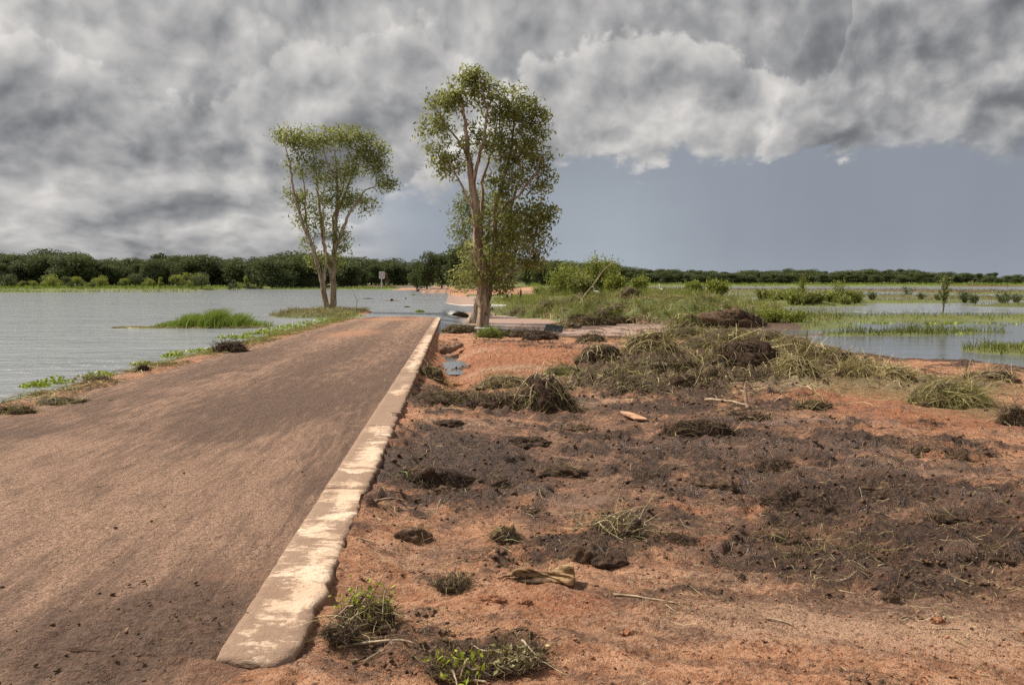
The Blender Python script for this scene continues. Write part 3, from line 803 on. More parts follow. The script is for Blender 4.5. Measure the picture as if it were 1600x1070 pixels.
# ------------------------------------------------------------------ water
wy = steps([(8, 60, .35, .006), (60, 420, .4, .012), (420, 5000, 10, .12)])
wxp = steps([(0, 40, .35, .012), (40, 300, .8, .03), (300, 5000, 10, .15)])
wx = np.concatenate([-wxp[:0:-1], wxp])
WX, WY = np.meshgrid(wx, wy)
WS = WX - xr(WY)
trn = sstep(-0.3, 1.6, WS + 0.3 * perlin(WX * 0.6, WY * 0.6, 3))
trn = np.where(WY > 140, sstep(-8, 12, WS), trn)
WZ = WL + (WR - WL) * trn
wn = 0.8 * fbm(WX * .25, WY * .25, 3, 55)
turb = sstep(-0.1, 0.3, WS + 0.15 * wn) * sstep(77, 82, WY + 0.6 * wn) * (1 - sstep(142, 150, WY)) * (1 - sstep(3.5, 6.0, WX - 0.2 * wn + np.where(WY < 80, (80 - WY) * 0.1, 0)))
turb = np.maximum(turb, 0.8 * sstep(0.4, 2, WS) * sstep(43, 46, WY) * (1 - sstep(60, 66, WY)) * (1 - sstep(12, 15, WX)))
turb = np.maximum(turb, 0.75 * (1 - sstep(42, 49, WY)) * sstep(3, 4, WS) * (1 - sstep(9, 12, WX)))
turb = np.maximum(turb, 0.5 * sstep(1.2, 0.2, np.abs(WY - 48.8 - 0.4 * wn)) * (WS < 0) * (xl(WY) < WX))
near_edge = np.exp(-((WX - (4.2 + 0.25 * wn + np.where(WY < 80, (80 - WY) * 0.06, 0))) / 0.9) ** 2) * sstep(58, 66, WY) * (1 - sstep(125, 140, WY))
foam = 0.75 * near_edge + 0.7 * np.exp(-((WY - 79.5 - 0.5 * wn) / 0.9) ** 2) * sstep(-0.2, 0.4, WS) * (1 - sstep(6, 9, WS))
foam = foam + 0.65 * np.exp(-((WS - 0.8) / 0.9) ** 2) * sstep(50, 54, WY) * (1 - sstep(60, 68, WY)) + 0.55 * np.exp(-((WX - 0.5) / 3) ** 2 - ((WY - 55) / 4) ** 2)
foam = foam + 0.38 * sstep(0.1, 0.4, turb) * (WY > 75)
foam = foam + 0.5 * np.exp(-((WY - 63 - 1.5 * wn) / 2.5) ** 2) * sstep(17, 20, WX) + 0.3 * np.exp(-((WY - 45.5 - .3 * wn) / .35) ** 2) * sstep(22, 24, WX)
rip = np.where(WS < 0, 0.75 + 0.35 * sstep(60, 20, WY), 0.12 + 0.45 * sstep(58, 66, WY))
wm = mesh_np("water", np.stack([WX, WY, WZ], -1), grid_quads(len(wy), len(wx)), dict(turbid=turb.ravel(), foam=foam.ravel(), ripple=rip.ravel()))
tag(link("water", wm, M['water']), kind='structure')
# two pools in the scour beside the kerb
def pool(name, cx, cy, rx, ry, z):
    n = 40
    v = [(cx, cy, z)]
    for i in range(n):
        a = 2 * math.pi * i / n
        v.append((cx + rx * math.cos(a), cy + ry * math.sin(a), z))
    f = [(0, i + 1, (i + 1) % n + 1) for i in range(n)]
    k = len(v)
    me = mesh_np(name, v, f, dict(turbid=np.full(k, .1), foam=np.zeros(k), ripple=np.full(k, .03)))
    return tag(link(name, me, M['water']), kind='structure')
pool("puddle", xr(20.6) + .85, 20.8, .9, 1.6, min(gz(xr(q_) + .8, q_) for q_ in (19.9, 20.3, 20.7, 21.1, 21.5)) + .07)

# ------------------------------------------------------------------ leaf and strand builders
def leaf_quads(centers, length, width, droop=0.35, fold=True, tint=None, dirs=None):
    """rhombic leaves around the given points"""
    n = len(centers)
    d = rng.normal(size=(n, 3))
    if dirs is not None:
        d = d * 0.6 + dirs
    d[:, 2] -= droop
    d /= np.linalg.norm(d, axis=1)[:, None] + 1e-9
    u = np.cross(d, rng.normal(size=(n, 3)))
    u /= np.linalg.norm(u, axis=1)[:, None] + 1e-9
    L = (length * (0.5 + 0.95 * rng.random(n)))[:, None]
    W = (width * (0.7 + 0.6 * rng.random(n)))[:, None]
    c = np.asarray(centers)
    v = np.stack([c - d * L * .5, c + u * W * .5 - d * L * .05, c + d * L * .5, c - u * W * .5 - d * L * .05], 1)
    qd = np.arange(n * 4).reshape(n, 4)
    if tint is None:
        tint = rng.random(n)
    return v.reshape(-1, 3), qd, np.repeat(tint, 4)
def ribbons(paths, width, tint=None, taper=True):
    """flat strands along paths (n, k, 3)"""
    P_ = np.asarray(paths, float)
    n, k, _ = P_.shape
    d = np.gradient(P_, axis=1)
    r = rng.normal(size=(n, 1, 3))
    u = np.cross(d, np.broadcast_to(r, d.shape))
    u /= np.linalg.norm(u, axis=2)[:, :, None] + 1e-9
    w = (np.asarray(width) * (0.6 + 0.8 * rng.random(n)))[:, None, None]
    tp = (np.linspace(1, 0.25, k) if taper else np.ones(k))[None, :, None]
    a, b_ = P_ + u * w * tp * .5, P_ - u * w * tp * .5
    v = np.stack([a, b_], 2).reshape(-1, 3)
    base = (np.arange(n) * k * 2)[:, None]
    i = (np.arange(k - 1) * 2)[None, :] + base
    qd = np.stack([i, i + 1, i + 3, i + 2], -1).reshape(-1, 4)
    if tint is None:
        tint = rng.random(n)
    return v, qd, np.repeat(tint, k * 2)
def tubes(paths, radii, sides=5):
    """round tapered rods; paths list of (k,3), radii list of (k,)"""
    V, Qs, off = [], [], 0
    for p, r in zip(paths, radii):
        p = np.asarray(p, float)
        k = len(p)
        d = np.gradient(p, axis=0)
        d /= np.linalg.norm(d, axis=1)[:, None] + 1e-9
        ref = np.array([0.31, 0.95, 0.05]) if abs(d[0][2]) > 0.6 else np.array([0.05, 0.1, 1.0])
        u = np.cross(d, ref)
        u /= np.linalg.norm(u, axis=1)[:, None] + 1e-9
        w = np.cross(d, u)
        an = np.arange(sides) * 2 * math.pi / sides
        ring = p[:, None, :] + (u[:, None, :] * np.cos(an)[None, :, None] + w[:, None, :] * np.sin(an)[None, :, None]) * np.asarray(r)[:, None, None]
        V.append(ring.reshape(-1, 3))
        i = np.arange(k - 1)[:, None] * sides
        j = np.arange(sides)[None, :]
        jn = (j + 1) % sides
        Qs.append(np.stack([i + j, i + jn, i + sides + jn, i + sides + j], -1).reshape(-1, 4) + off)
        off += k * sides
    return np.concatenate(V), np.concatenate(Qs)

# ------------------------------------------------------------------ trees
def grow(stems, clusters, step, tip, expo, zpen=0.7):
    """skeleton nodes from stems, then one twig to each cluster; returns nodes, parents, radii"""
    nodes, par, minr = [], [], []
    for st in stems:
        pts, rad, attach = st
        prev = -1
        if attach is not None:
            A_ = np.array(nodes)
            prev = int(np.argmin(np.linalg.norm(A_ - np.array(pts[0]), axis=1)))
        for a in range(len(pts) - 1):
            p0, p1 = np.array(pts[a], float), np.array(pts[a + 1], float)
            k = max(1, int(np.linalg.norm(p1 - p0) / step))
            for i in range(k):
                f = i / k
                if prev >= 0 and a == 0 and i == 0 and attach is not None:
                    continue
                pt = p0 * (1 - f) + p1 * f
                if not (a == 0 and i == 0):
                    pt = pt + rng.normal(size=3) * step * 0.10
                nodes.append(pt)
                par.append(prev)
                q_ = (a + f) / (len(pts) - 1)
                minr.append(rad[0] * (1 - q_) + rad[1] * q_)
                prev = len(nodes) - 1
        nodes.append(np.array(pts[-1], float))
        par.append(prev)
        minr.append(rad[1])
    cl = np.asarray(clusters)
    A_ = np.array(nodes)
    dist = np.array([np.min(np.linalg.norm(A_ - c, axis=1)) for c in cl])
    tips = []
    arr = np.zeros((len(nodes) + 40000, 3))
    arr[:len(nodes)] = A_
    cnt = len(nodes)
    for ci in np.argsort(dist):
        c = cl[ci]
        dv = arr[:cnt] - c
        d = np.linalg.norm(dv, axis=1)
        cost = d + zpen * np.maximum(0, dv[:, 2] + 0.5 * d)
        j = int(np.argmin(cost))
        p0 = arr[j].copy()
        L = d[j]
        k = max(1, int(L / step))
        prev = j
        bend = rng.normal(size=3) * 0.10 * L
        for i in range(1, k + 1):
            f = i / k
            pt = p0 * (1 - f) + c * f + bend * math.sin(f * math.pi) + np.array([0, 0, -0.10 * L * math.sin(f * math.pi)])
            nodes.append(pt)
            arr[cnt] = pt
            cnt += 1
            par.append(prev)
            minr.append(0)
            prev = cnt - 1
        tips.append(prev)
    n = len(nodes)
    par = np.array(par)
    acc = np.zeros(n)
    kids = [[] for _ in range(n)]
    for i in range(n):
        if par[i] >= 0:
            kids[par[i]].append(i)
    r = np.zeros(n)
    for i in range(n - 1, -1, -1):
        if not kids[i]:
            r[i] = tip
        else:
            r[i] = sum(r[k] ** expo for k in kids[i]) ** (1 / expo)
    r = np.maximum(r, np.array(minr))
    return np.array(nodes), par, r, kids
def skin_tree(nodes, par, r, kids, big_sides=9, rmax=None):
    paths, rads = [], []
    started = [i for i in range(len(nodes)) if par[i] < 0]
    stack = [(i, None) for i in started]
    while stack:
        i, frm = stack.pop()
        p, q_ = [], []
        if frm is not None:
            p.append(nodes[frm])
            q_.append(min(r[frm], r[i] * 1.15))
        cur = i
        while True:
            p.append(nodes[cur])
            q_.append(r[cur])
            if not kids[cur]:
                break
            ks = sorted(kids[cur], key=lambda k: -r[k])
            for k in ks[1:]:
                stack.append((k, cur))
            cur = ks[0]
        if len(p) > 1:
            paths.append(np.array(p))
            rads.append(np.array(q_))
    if rmax is not None:
        rads = [np.minimum(q_, rmax) for q_ in rads]
    thick = [k for k in range(len(paths)) if rads[k][0] > 0.05]
    thin = [k for k in range(len(paths)) if rads[k][0] <= 0.05]
    V, Qs = [], []
    off = 0
    for grp, sd_ in ((thick, big_sides), (thin, 4)):
        if grp:
            v, qd = tubes([paths[k] for k in grp], [rads[k] for k in grp], sd_)
            V.append(v)
            Qs.append(qd + off)
            off += len(v)
    return np.concatenate(V), np.concatenate(Qs)
def big_tree(name, label, base, Y, px0, py0, stems_px, crown_px, leaf_mat, n_leaf, leaf_len, leaf_w, depth=0.55, tip=0.007, expo=2.7, rmax=None, spread=0.22):
    """stems and crown lobes are measured at the tree's own distance, in metres about its foot"""
    k = Y / F
    def loc(px, py, dy=0.0):
        return ((px - px0) * k, dy, (py0 - py) * k)
    root = thing(name, label, "tree", base)
    stems = []
    for pts, rad, att in stems_px:
        stems.append(([loc(*p) for p in pts], rad, att))
    cl = []
    for (cx, cy, rx, ry, n) in crown_px:
        for _ in range(int(n * .80)):
            v = rng.normal(size=3)
            v /= np.linalg.norm(v)
            rad = rng.random() ** 0.42
            cl.append(((cx - px0 + v[0] * rad * rx) * k, v[1] * rad * rx * k * depth, (py0 - cy + v[2] * rad * ry) * k))
    cl = np.array(cl)
    nodes, par, r, kids = grow(stems, cl, 0.28, tip, expo)
    v, qd = skin_tree(nodes, par, r, kids, 10, rmax)
    # fluted, flaking bark low down
    d = np.array([mnoise.noise(Vector((a * 5, b_ * 5, c * 0.8))) for a, b_, c in v])
    low = np.exp(-np.maximum(v[:, 2], 0) / 1.6)
    v = v.copy()
    v[:, 0] += d * 0.05 * low
    v[:, 1] += d * 0.05 * low
    link("trunk", mesh_np("trunk", v, qd), M['bark'], root)
    per = np.maximum(5, (n_leaf * (0.3 + 1.9 * rng.random(len(cl)) ** 1.5)).astype(int))
    cen = np.repeat(cl, per, axis=0) + rng.normal(size=(per.sum(), 3)) * spread * np.array([1, 1, 0.8])
    ctint = np.repeat(rng.random(len(cl)), per) * 0.6 + rng.random(per.sum()) * 0.4
    lv, lq, lt = leaf_quads(cen, leaf_len, leaf_w, 0.45, tint=ctint)
    link("crown", mesh_np("crown", lv, lq, dict(tint=lt), smooth=False), leaf_mat, root)
    return root

# right-hand tree, beside the kerb
Y1 = 33.5
b1 = at_y(757, 516, Y1)
b1.z = gz(b1.x, b1.y) - 0.05
big_tree("paperbark_tree", "tallest paperbark tree, on the red soil right of the kerb, bare pale stems above", b1, Y1, 757, 516,
    [([(757, 522), (755, 460), (750, 400), (744, 330), (738, 280), (733, 235), (728, 190), (722, 150)], (.31, .035), None),
     ([(760, 470, .1), (768, 420, .25), (775, 370, .3), (772, 320, .3), (786, 280, .2), (800, 230, .1), (806, 170, 0)], (.16, .03), 1),
     ([(738, 290), (748, 250, -.3), (758, 215, -.4), (762, 170, -.4), (752, 125, -.3)], (.09, .02), 1),
     ([(733, 240), (716, 215, .3), (695, 190, .4), (684, 165, .4)], (.06, .015), 1),
     ([(748, 380, .1), (754, 330, .3), (752, 280, .4), (770, 230, .5), (778, 180, .5)], (.11, .02), 1),
     ([(744, 330, -.1), (726, 290, -.3), (708, 260, -.4), (700, 235, -.4)], (.06, .015), 1),
     ([(775, 370, .3), (796, 330, .6), (812, 270, .7), (826, 215, .7)], (.09, .015), 1),
     ([(757, 440, .2), (790, 425, -.3), (818, 400, -.5), (840, 385, -.5)], (.06, .012), 1),
     ([(768, 420, .2), (800, 390, .5), (832, 370, .6), (850, 350, .6)], (.07, .015), 1),
     ([(772, 330, .2), (812, 300, -.4), (835, 270, -.6), (846, 235, -.6)], (.07, .015), 1),
     ([(752, 440), (742, 410, -.4), (730, 380, -.5)], (.05, .015), 1)],
    [(700, 160, 34, 24, 80), (682, 205, 28, 28, 50), (704, 250, 28, 26, 60), (738, 140, 34, 30, 95), (742, 118, 16, 12, 16), (790, 165, 46, 30, 130), (828, 190, 32, 36, 90),
     (770, 215, 55, 35, 120), (820, 245, 44, 38, 130), (795, 285, 40, 30, 70), (845, 280, 22, 36, 50), (800, 335, 60, 40, 150), (845, 340, 28, 40, 80),
     (780, 385, 60, 36, 140), (835, 395, 24, 24, 40), (735, 425, 32, 26, 50), (772, 432, 46, 24, 50), (762, 466, 12, 16, 8)],
    M['leaf'], 16, 0.185, 0.07, rmax=.34, spread=.17)
# the paler tree right behind it
Y2 = 47.0
b2 = at_y(738, 488, Y2)
b2.z = gz(b2.x, b2.y) - 0.3
big_tree("paperbark_tree", "smaller pale leafed paperbark tree with leaning fluted foot right behind the tallest tree", b2, Y2, 738, 492,
    [([(732, 496), (745, 468), (752, 440), (757, 400), (762, 360), (766, 310)], (.42, .05), None),
     ([(752, 440), (738, 400, .3), (730, 360, .4), (722, 320, .4)], (.09, .02), 1),
     ([(757, 400), (785, 360, .3), (800, 330, .4)], (.08, .02), 1)],
    [(724, 325, 24, 30, 60), (740, 300, 30, 24, 55), (775, 300, 34, 24, 60), (730, 375, 24, 22, 26), (720, 415, 20, 22, 22), (770, 350, 45, 36, 90), (810, 330, 40, 34, 70), (790, 395, 45, 24, 50)],
    M['leaf_b'], 19, 0.19, 0.075, rmax=.42, spread=.28)
# left tree standing in the edge of the lake
Y3 = 58.0
b3 = at_y(516, 486, Y3)
b3.z = gz(b3.x, b3.y) - 0.1
big_tree("paperbark_tree", "paperbark tree with twin stems and flat top on the left lake shore", b3, Y3, 516, 486,
    [([(519, 490), (521, 460), (521, 430), (524, 390), (528, 340), (530, 290), (528, 240)], (.28, .04), None),
     ([(513, 489, -.3), (509, 455, -.4), (505, 430, -.5), (496, 395, -.6), (481, 355, -.6), (466, 305, -.5), (460, 260, -.4), (452, 230, -.3)], (.23, .03), None),
     ([(520, 430), (505, 380, .4), (500, 330, .6), (496, 280, .6), (490, 235, .5)], (.15, .03), 1),
     ([(524, 395), (540, 355, -.3), (556, 325, -.4), (575, 300, -.4), (600, 290, -.3)], (.14, .02), 1),
     ([(528, 340), (545, 290, .5), (560, 250, .6), (566, 225, .6)], (.11, .02), 1),
     ([(530, 290), (515, 250, -.6), (512, 225, -.6)], (.08, .02), 1),
     ([(500, 420, -.4), (480, 350, .2), (478, 300, .3), (474, 250, .3)], (.10, .02), 1),
     ([(524, 390, .2), (520, 340, .5), (536, 290, .8), (545, 240, .8)], (.11, .02), 1),
     ([(508, 455, -.4), (515, 410, -.8), (513, 350, -1.), (515, 300, -1.)], (.12, .02), 1)],
    [(455, 218, 24, 14, 60), (490, 225, 38, 20, 110), (540, 220, 42, 18, 120), (580, 238, 30, 26, 100), (604, 288, 19, 15, 44), (592, 262, 18, 24, 40), (560, 262, 36, 22, 70), (480, 262, 30, 26, 60),
     (520, 275, 44, 24, 80), (465, 308, 18, 20, 36), (500, 315, 36, 20, 65), (545, 312, 34, 20, 75), (575, 325, 16, 14, 22), (478, 345, 22, 18, 32), (515, 350, 30, 20, 40), (535, 378, 13, 22, 46),
     (486, 385, 14, 22, 18), (505, 400, 24, 14, 16), (492, 412, 12, 14, 18), (527, 408, 12, 12, 16)],
    M['leaf'], 15, 0.235, 0.095, rmax=.44, spread=.27)

# far trees: a few shapes, many individuals
def far_tree_parts(kind, h, w, nq, lq, seedv):
    random.seed(seedv)
    tp, tr = [], []
    lobes = []
    nl = {'round': 14, 'sparse': 10, 'bush': 8}[kind]
    for i in range(nl):
        a = random.uniform(0, 2 * math.pi)
        if kind == 'bush':
            zc = random.uniform(0.25, 0.8) * h
            rr = w * 0.5 * random.uniform(0.1, 0.75)
            sz = w * random.uniform(0.2, 0.32)
        elif kind == 'sparse':
            zc = random.uniform(0.35, 0.92) * h
            rr = w * 0.5 * random.uniform(0.1, 0.6) * (1.2 - zc / h * 0.5)
            sz = w * random.uniform(0.14, 0.24)
        else:
            zc = random.uniform(0.16, 0.86) * h
            rr = w * 0.5 * random.uniform(0.1, 0.72) * (1.15 - 0.45 * zc / h)
            sz = w * random.uniform(0.20, 0.30)
        lobes.append((rr * math.cos(a), rr * math.sin(a), zc, sz))
    if kind == 'round':
        lobes.append((0, 0, h * 0.82, w * 0.3))
    tp.append(np.array([(0, 0, -0.5), (0.03 * w, 0, h * .3), (-.02 * w, .02 * w, h * .6), (0, 0, h * .85)]))
    r0 = 0.028 * h
    tr.append(np.array([r0, r0 * .8, r0 * .5, r0 * .2]))
    for lx, ly, lz, s in lobes:
        z0 = lz * random.uniform(.35, .6)
        tp.append(np.array([(0, 0, z0), (lx * .5, ly * .5, (z0 + lz) / 2), (lx, ly, lz)]))
        tr.append(np.array([r0 * .5, r0 * .3, r0 * .1]))
    v, qd = tubes(tp, tr, 5)
    cen, tint = [], []
    tot = sum(l[3] ** 2 for l in lobes)
    for lx, ly, lz, s in lobes:
        n = int(nq * s * s / tot)
        u = rng.normal(size=(n, 3))
        u /= np.linalg.norm(u, axis=1)[:, None]
        rad = rng.random(n)[:, None] ** 0.35
        pt = np.array([lx, ly, lz]) + u * rad * s * np.array([1, 1, 0.8])
        cen.append(pt)
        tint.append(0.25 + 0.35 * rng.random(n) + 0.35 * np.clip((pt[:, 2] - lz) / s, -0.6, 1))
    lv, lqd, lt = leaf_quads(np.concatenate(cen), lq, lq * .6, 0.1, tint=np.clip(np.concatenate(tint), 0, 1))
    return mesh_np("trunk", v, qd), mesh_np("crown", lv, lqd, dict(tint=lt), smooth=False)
SHAPES = {'round': [far_tree_parts('round', 8.0, 7.0, 4200, .42, 100 + i) for i in range(5)],
          'sparse': [far_tree_parts('sparse', 8.0, 5.0, 1100, .40, 200 + i) for i in range(3)],
          'bush': [far_tree_parts('bush', 2.6, 2.8, 900, .20, 300 + i) for i in range(4)]}
proto = {}
def far_tree(kind, mat, x, y, h, label, group, name="forest_tree", cat="tree", wide=1.0):
    i = random.randrange(len(SHAPES[kind]))
    key = (kind, i, mat)
    if key not in proto:
        tm, cm = SHAPES[kind][i]
        root = thing(name, label, cat, group=group)
        link("trunk", tm.copy(), M['farbark'], root)
        link("crown", cm.copy(), M[mat], root)
        proto[key] = root
    else:
        root = copy_tree(proto[key])
        root.name = name
    h0 = 2.6 if kind == 'bush' else 8.0
    k = h / h0
    z = float(terrain(np.array([x]), np.array([y]), False)[0][0])
    root.location = (x, y, max(z, WR - .2) - 0.05)
    root.scale = (k * wide * random.uniform(.75, 1.25), k * wide, k)
    root.rotation_euler = (0, 0, random.uniform(0, 6.28))
    tag(root, label, cat, group)
    return root
random.seed(5)
def topline(px, pts):
    return np.interp(px, [p[0] for p in pts], [p[1] for p in pts])
TL = [(-200, 398), (0, 398), (90, 392), (140, 397), (190, 408), (215, 402), (240, 402), (262, 398), (300, 397), (340, 402), (400, 404), (430, 398), (470, 394), (520, 400), (560, 404), (610, 405), (650, 414), (720, 418)]
# left belt, in three ranks
for rank, (d0, dens) in enumerate([(208, 16), (228, 15), (252, 16)]):
    px = -190 + rank * 7
    while px < 690:
        d = d0 + random.uniform(-8, 8) + max(0, (px - 430)) * 0.35
        x = (px - 800) / F * d
        top = topline(px, TL) + random.choice((-5, -2, 1, 6, 10)) * random.random() + (3 if rank == 0 else 0)
        h = (440 - top) / F * d + 1.0
        if not (px > 640 and rank == 2):
            far_tree('round' if random.random() < .75 else 'sparse', 'fardark' if random.random() < .65 else 'farmid', x, d, h, "dark green tree in the dense forest belt across the left lake", "trees of the left forest belt", wide=random.uniform(1.1, 1.7))
        px += dens * random.uniform(.75, 1.3)
# paler saplings in front of it
for i in range(70):
    px = random.uniform(-120, 470)
    d = random.uniform(170, 196) + max(0, px - 380) * .5
    big = random.random() < .3
    far_tree('bush' if random.random() < .6 else 'sparse', 'shrub' if random.random() < .6 else 'farmid', (px - 800) / F * d, d, random.uniform(2.6, 3.6) if big else random.uniform(1.3, 2.4),
             "young light green tree on the grassy far bank in front of the forest", "saplings on the left far bank", name="sapling", wide=1.1)
for (px, d, h) in [(605, 245, 4.6), (653, 250, 3.4), (342, 240, 3.2)]:
    far_tree('sparse', 'reed', (px - 800) / F * d, d, h, "greyish brown leafless looking small tree before the forest behind the sign" if px == 605 else ("brownish small tree at the forest edge right of the sign" if px == 653 else "brownish small tree at the forest edge left of the twin stemmed tree"), None, name="dry_tree", wide=.9)
# trees where the road comes out of the flood
for (px, d, top) in [(668, 172, 392), (652, 180, 405), (690, 186, 398), (712, 178, 383), (735, 190, 380), (758, 200, 392), (728, 215, 376), (700, 225, 396), (780, 210, 398), (800, 230, 404), (822, 240, 410), (845, 250, 412), (870, 240, 412)]:
    h = (447 - top) / F * d + .8
    far_tree('round', 'fardark', (px - 800) / F * d, d, h, "dark tree crowding the far end of the flooded road", "trees where the road leaves the flood", wide=random.uniform(.75, .95))
# right belt
TR = [(820, 412), (880, 412), (905, 420), (930, 414), (945, 412), (980, 424), (1040, 424), (1100, 427), (1250, 427), (1340, 426), (1420, 427), (1600, 434), (1800, 436)]
for rank, (d0, dens) in enumerate([(345, 13), (385, 13), (430, 14)]):
    px = 825 + rank * 5
    while px < 1790:
        d = d0 + random.uniform(-14, 14)
        top = topline(px, TR) + random.choice((-4, -1, 1, 3, 6)) * random.random() + (3 if rank == 0 else 0)
        h = (444 - top) / F * d + .8
        far_tree('round' if random.random() < .7 else 'sparse', 'farmid' if random.random() < .7 else 'fardark', (px - 800) / F * d, d, h, "small grey-green tree in the low distant belt right of the road", "trees of the distant right belt", wide=random.uniform(1.7, 2.7))
        px += dens * random.uniform(.75, 1.35)

# ------------------------------------------------------------------ sparse small tree and shrubs standing in the right-hand marsh
def stem_plant(name, label, cat, base, h, w, nst, nleaf, ll, lw, mat, group=None, lean=(0, 0), bark='farbark', cone=False, thick=0.012):
    root = thing(name, label, cat, base, group=group)
    paths, rads, cen = [], [], []
    for i in range(nst):
        a = random.uniform(0, 6.28)
        rr = w * .5 * math.sqrt(random.random()) if not cone else w * .5 * random.random()
        top = np.array([math.cos(a) * rr + lean[0], math.sin(a) * rr + lean[1], h * random.uniform(.6, 1.0)])
        st = np.array([math.cos(a) * rr * .15, math.sin(a) * rr * .15, -0.05])
        if cone:
            st[2] = h * random.uniform(.2, .75)
            st[0] = lean[0] * st[2] / h
            st[1] = 0
            top[2] = min(h, st[2] + h * .25)
        mid = (st + top) / 2 + rng.normal(size=3) * w * .05
        paths.append(np.array([st, mid, top]))
        rads.append(np.array([thick, thick * .7, thick * .3]) * h)
        t = rng.random(nleaf)[:, None] ** .6
        c = st * (1 - t) + top * t
        cen.append(c + rng.normal(size=(nleaf, 3)) * w * .09 * (0.4 + t))
    if cone:
        paths.append(np.array([(0, 0, -.3), (lean[0] * .5 + .03, 0, h * .5), (lean[0], 0, h)]))
        rads.append(np.array([thick * 2, thick * 1.5, thick * .4]) * h)
    v, qd = tubes(paths, rads, 5)
    link("stem", mesh_np("stem", v, qd), M[bark], root)
    lv, lq, lt = leaf_quads(np.concatenate(cen), ll, lw, -0.1)
    link("foliage", mesh_np("foliage", lv, lq, dict(tint=lt), smooth=False), M[mat], root)
    return root
def marsh_spot(px, Y_):
    x = (px - 800) / F * Y_
    return Vector((x, Y_, max(gz(x, Y_), WR - .05) - .04))
stem_plant("marsh_tree", "slender lone young tree rising from the grassy strip in the right marsh", "tree", marsh_spot(1473, 53), 2.9, .95, 26, 26, .15, .06, 'leaf_b', lean=(.12, 0), cone=True, thick=.010)
stem_plant("marsh_tree", "small bushy tree with open crown at the left end of the shrub island", "tree", marsh_spot(1253, 84), 2.6, 1.7, 14, 34, .2, .09, 'shrub', cone=True)
stem_plant("marsh_tree", "small rounded tree at the middle of the shrub island in the marsh", "tree", marsh_spot(1312, 82), 2.4, 1.8, 14, 40, .2, .09, 'shrub')
for i in range(15):
    px = 1192 + i * 10.5 + random.uniform(-6, 6)
    stem_plant("marsh_shrub", "low green shrub crowded on the island in the right marsh", "shrub", marsh_spot(px, random.uniform(77, 87)), random.uniform(.7, 1.5), random.uniform(1.2, 2.0), 12, 80, .20, .10, 'shrub' if random.random() < .6 else 'grass', "shrubs on the marsh island")
for (px, Y_, h) in [(1418, 128, 1.7), (1340, 88, 1.0), (1362, 90, .9), (1505, 88, 1.2), (1520, 86, 1.0), (1570, 84, 1.3), (1585, 90, 1.0), (1440, 95, .8), (1465, 96, .8), (1178, 66, .7)]:
    stem_plant("marsh_shrub", "scattered dark green shrub standing alone in the right marsh grass", "shrub", marsh_spot(px, Y_), h, h * 1.3, 9, 60, .20, .10, 'farmid', "scattered marsh shrubs")
# shrubs on the grassy bank
for (px, Y_, h, w_, lab) in [(878, 66, 1.9, 1.9, "leafy bright green bush at the left end of the grassy bank"), (893, 70, 2.1, 1.6, "tall yellow-green bush beside the left end bush of the grassy bank"),
        (932, 64, 2.5, 1.5, "tallest upright green bush on the grassy bank"), (948, 68, 2.2, 1.4, "feathery green bush behind the leaning pale branch"),
        (960, 60, 1.2, 1.3, "low yellowish bush right of the leaning pale branch"), (1000, 63, 1.0, 1.1, "small round bush between two egrets on the bank"),
        (908, 58, 1.1, 1.5, "dark olive low bush in the grass under the leaning branch"), (1120, 60, .8, 1.2, "orange tinged low bush near the brown heap"),
        (1085, 66, .7, 1.0, "low green bush at the right end of the grassy bank"), (845, 90, .8, 1.4, "light green low bush behind the pink flood stream"), (860, 84, .9, 1.6, "green tuft bush near the dark post stump")]:
    b_ = marsh_spot(px, Y_)
    stem_plant("bank_shrub", lab, "shrub", b_, h * 1.45, w_ * 1.3, 22, 150, .20, .085, 'shrub' if 'dark' not in lab else 'grass', "shrubs on the grassy bank")
# green bush beside the brown heap, right
for (px, Y_, h, lab) in [(1205, 44.0, .75, "bright green leafy bush left of the marsh water beside the brown heap"), (1240, 44.5, .6, "low bright green leafy bush at the water just right of the brown heap"), (1215, 47, .5, "small green bush behind the pair beside the brown heap")]:
    stem_plant("bank_shrub", lab, "shrub", marsh_spot(px, Y_), h, 1.5, 16, 90, .14, .07, 'shrub', "bushes by the brown heap")

# ------------------------------------------------------------------ grass in masses
def blades(pts, h, w, mat, name, lean=0.35, kind='stuff', tint=None, k=4, parent=None):
    n = len(pts)
    hh = h * (0.55 + 0.6 * rng.random(n)) * np.clip(1.0 + 0.9 * perlin(pts[:, 0] * .55, pts[:, 1] * .4, 37), .3, 1.9)
    dr = rng.normal(size=(n, 2)) * lean
    t = np.linspace(0, 1, k)
    P_ = np.zeros((n, k, 3))
    P_[:, :, 0] = pts[:, 0:1] + dr[:, 0:1] * hh[:, None] * t[None, :] ** 1.7
    P_[:, :, 1] = pts[:, 1:2] + dr[:, 1:2] * hh[:, None] * t[None, :] ** 1.7
    P_[:, :, 2] = pts[:, 2:3] + hh[:, None] * (t[None, :] - 0.25 * np.linalg.norm(dr, axis=1)[:, None] * t[None, :] ** 2) - 0.02
    v, qd, tt = ribbons(P_, w, tint)
    me = mesh_np(name, v, qd, dict(tint=tt))
    o = link(name, me, M[mat], parent)
    if kind:
        o['kind'] = kind
    return o
def scatter(n, xlo, xhi, ylo, yhi, cond):
    x = rng.uniform(xlo, xhi, n)
    y = rng.uniform(ylo, yhi, n)
    z, a = terrain(x, y, False)
    kq = cond(x, y, z, a)
    return np.stack([x[kq], y[kq], z[kq]], 1)
above = lambda x, y, z, a: (z > WR + 0.04)
pts = scatter(42000, -2, 22, 46.5, 92, lambda x, y, z, a: (z > WR + .06 + .1 * perlin(x * .9, y * .9, 8)) & (perlin(x * .5, y * .5, 61) > -.35))
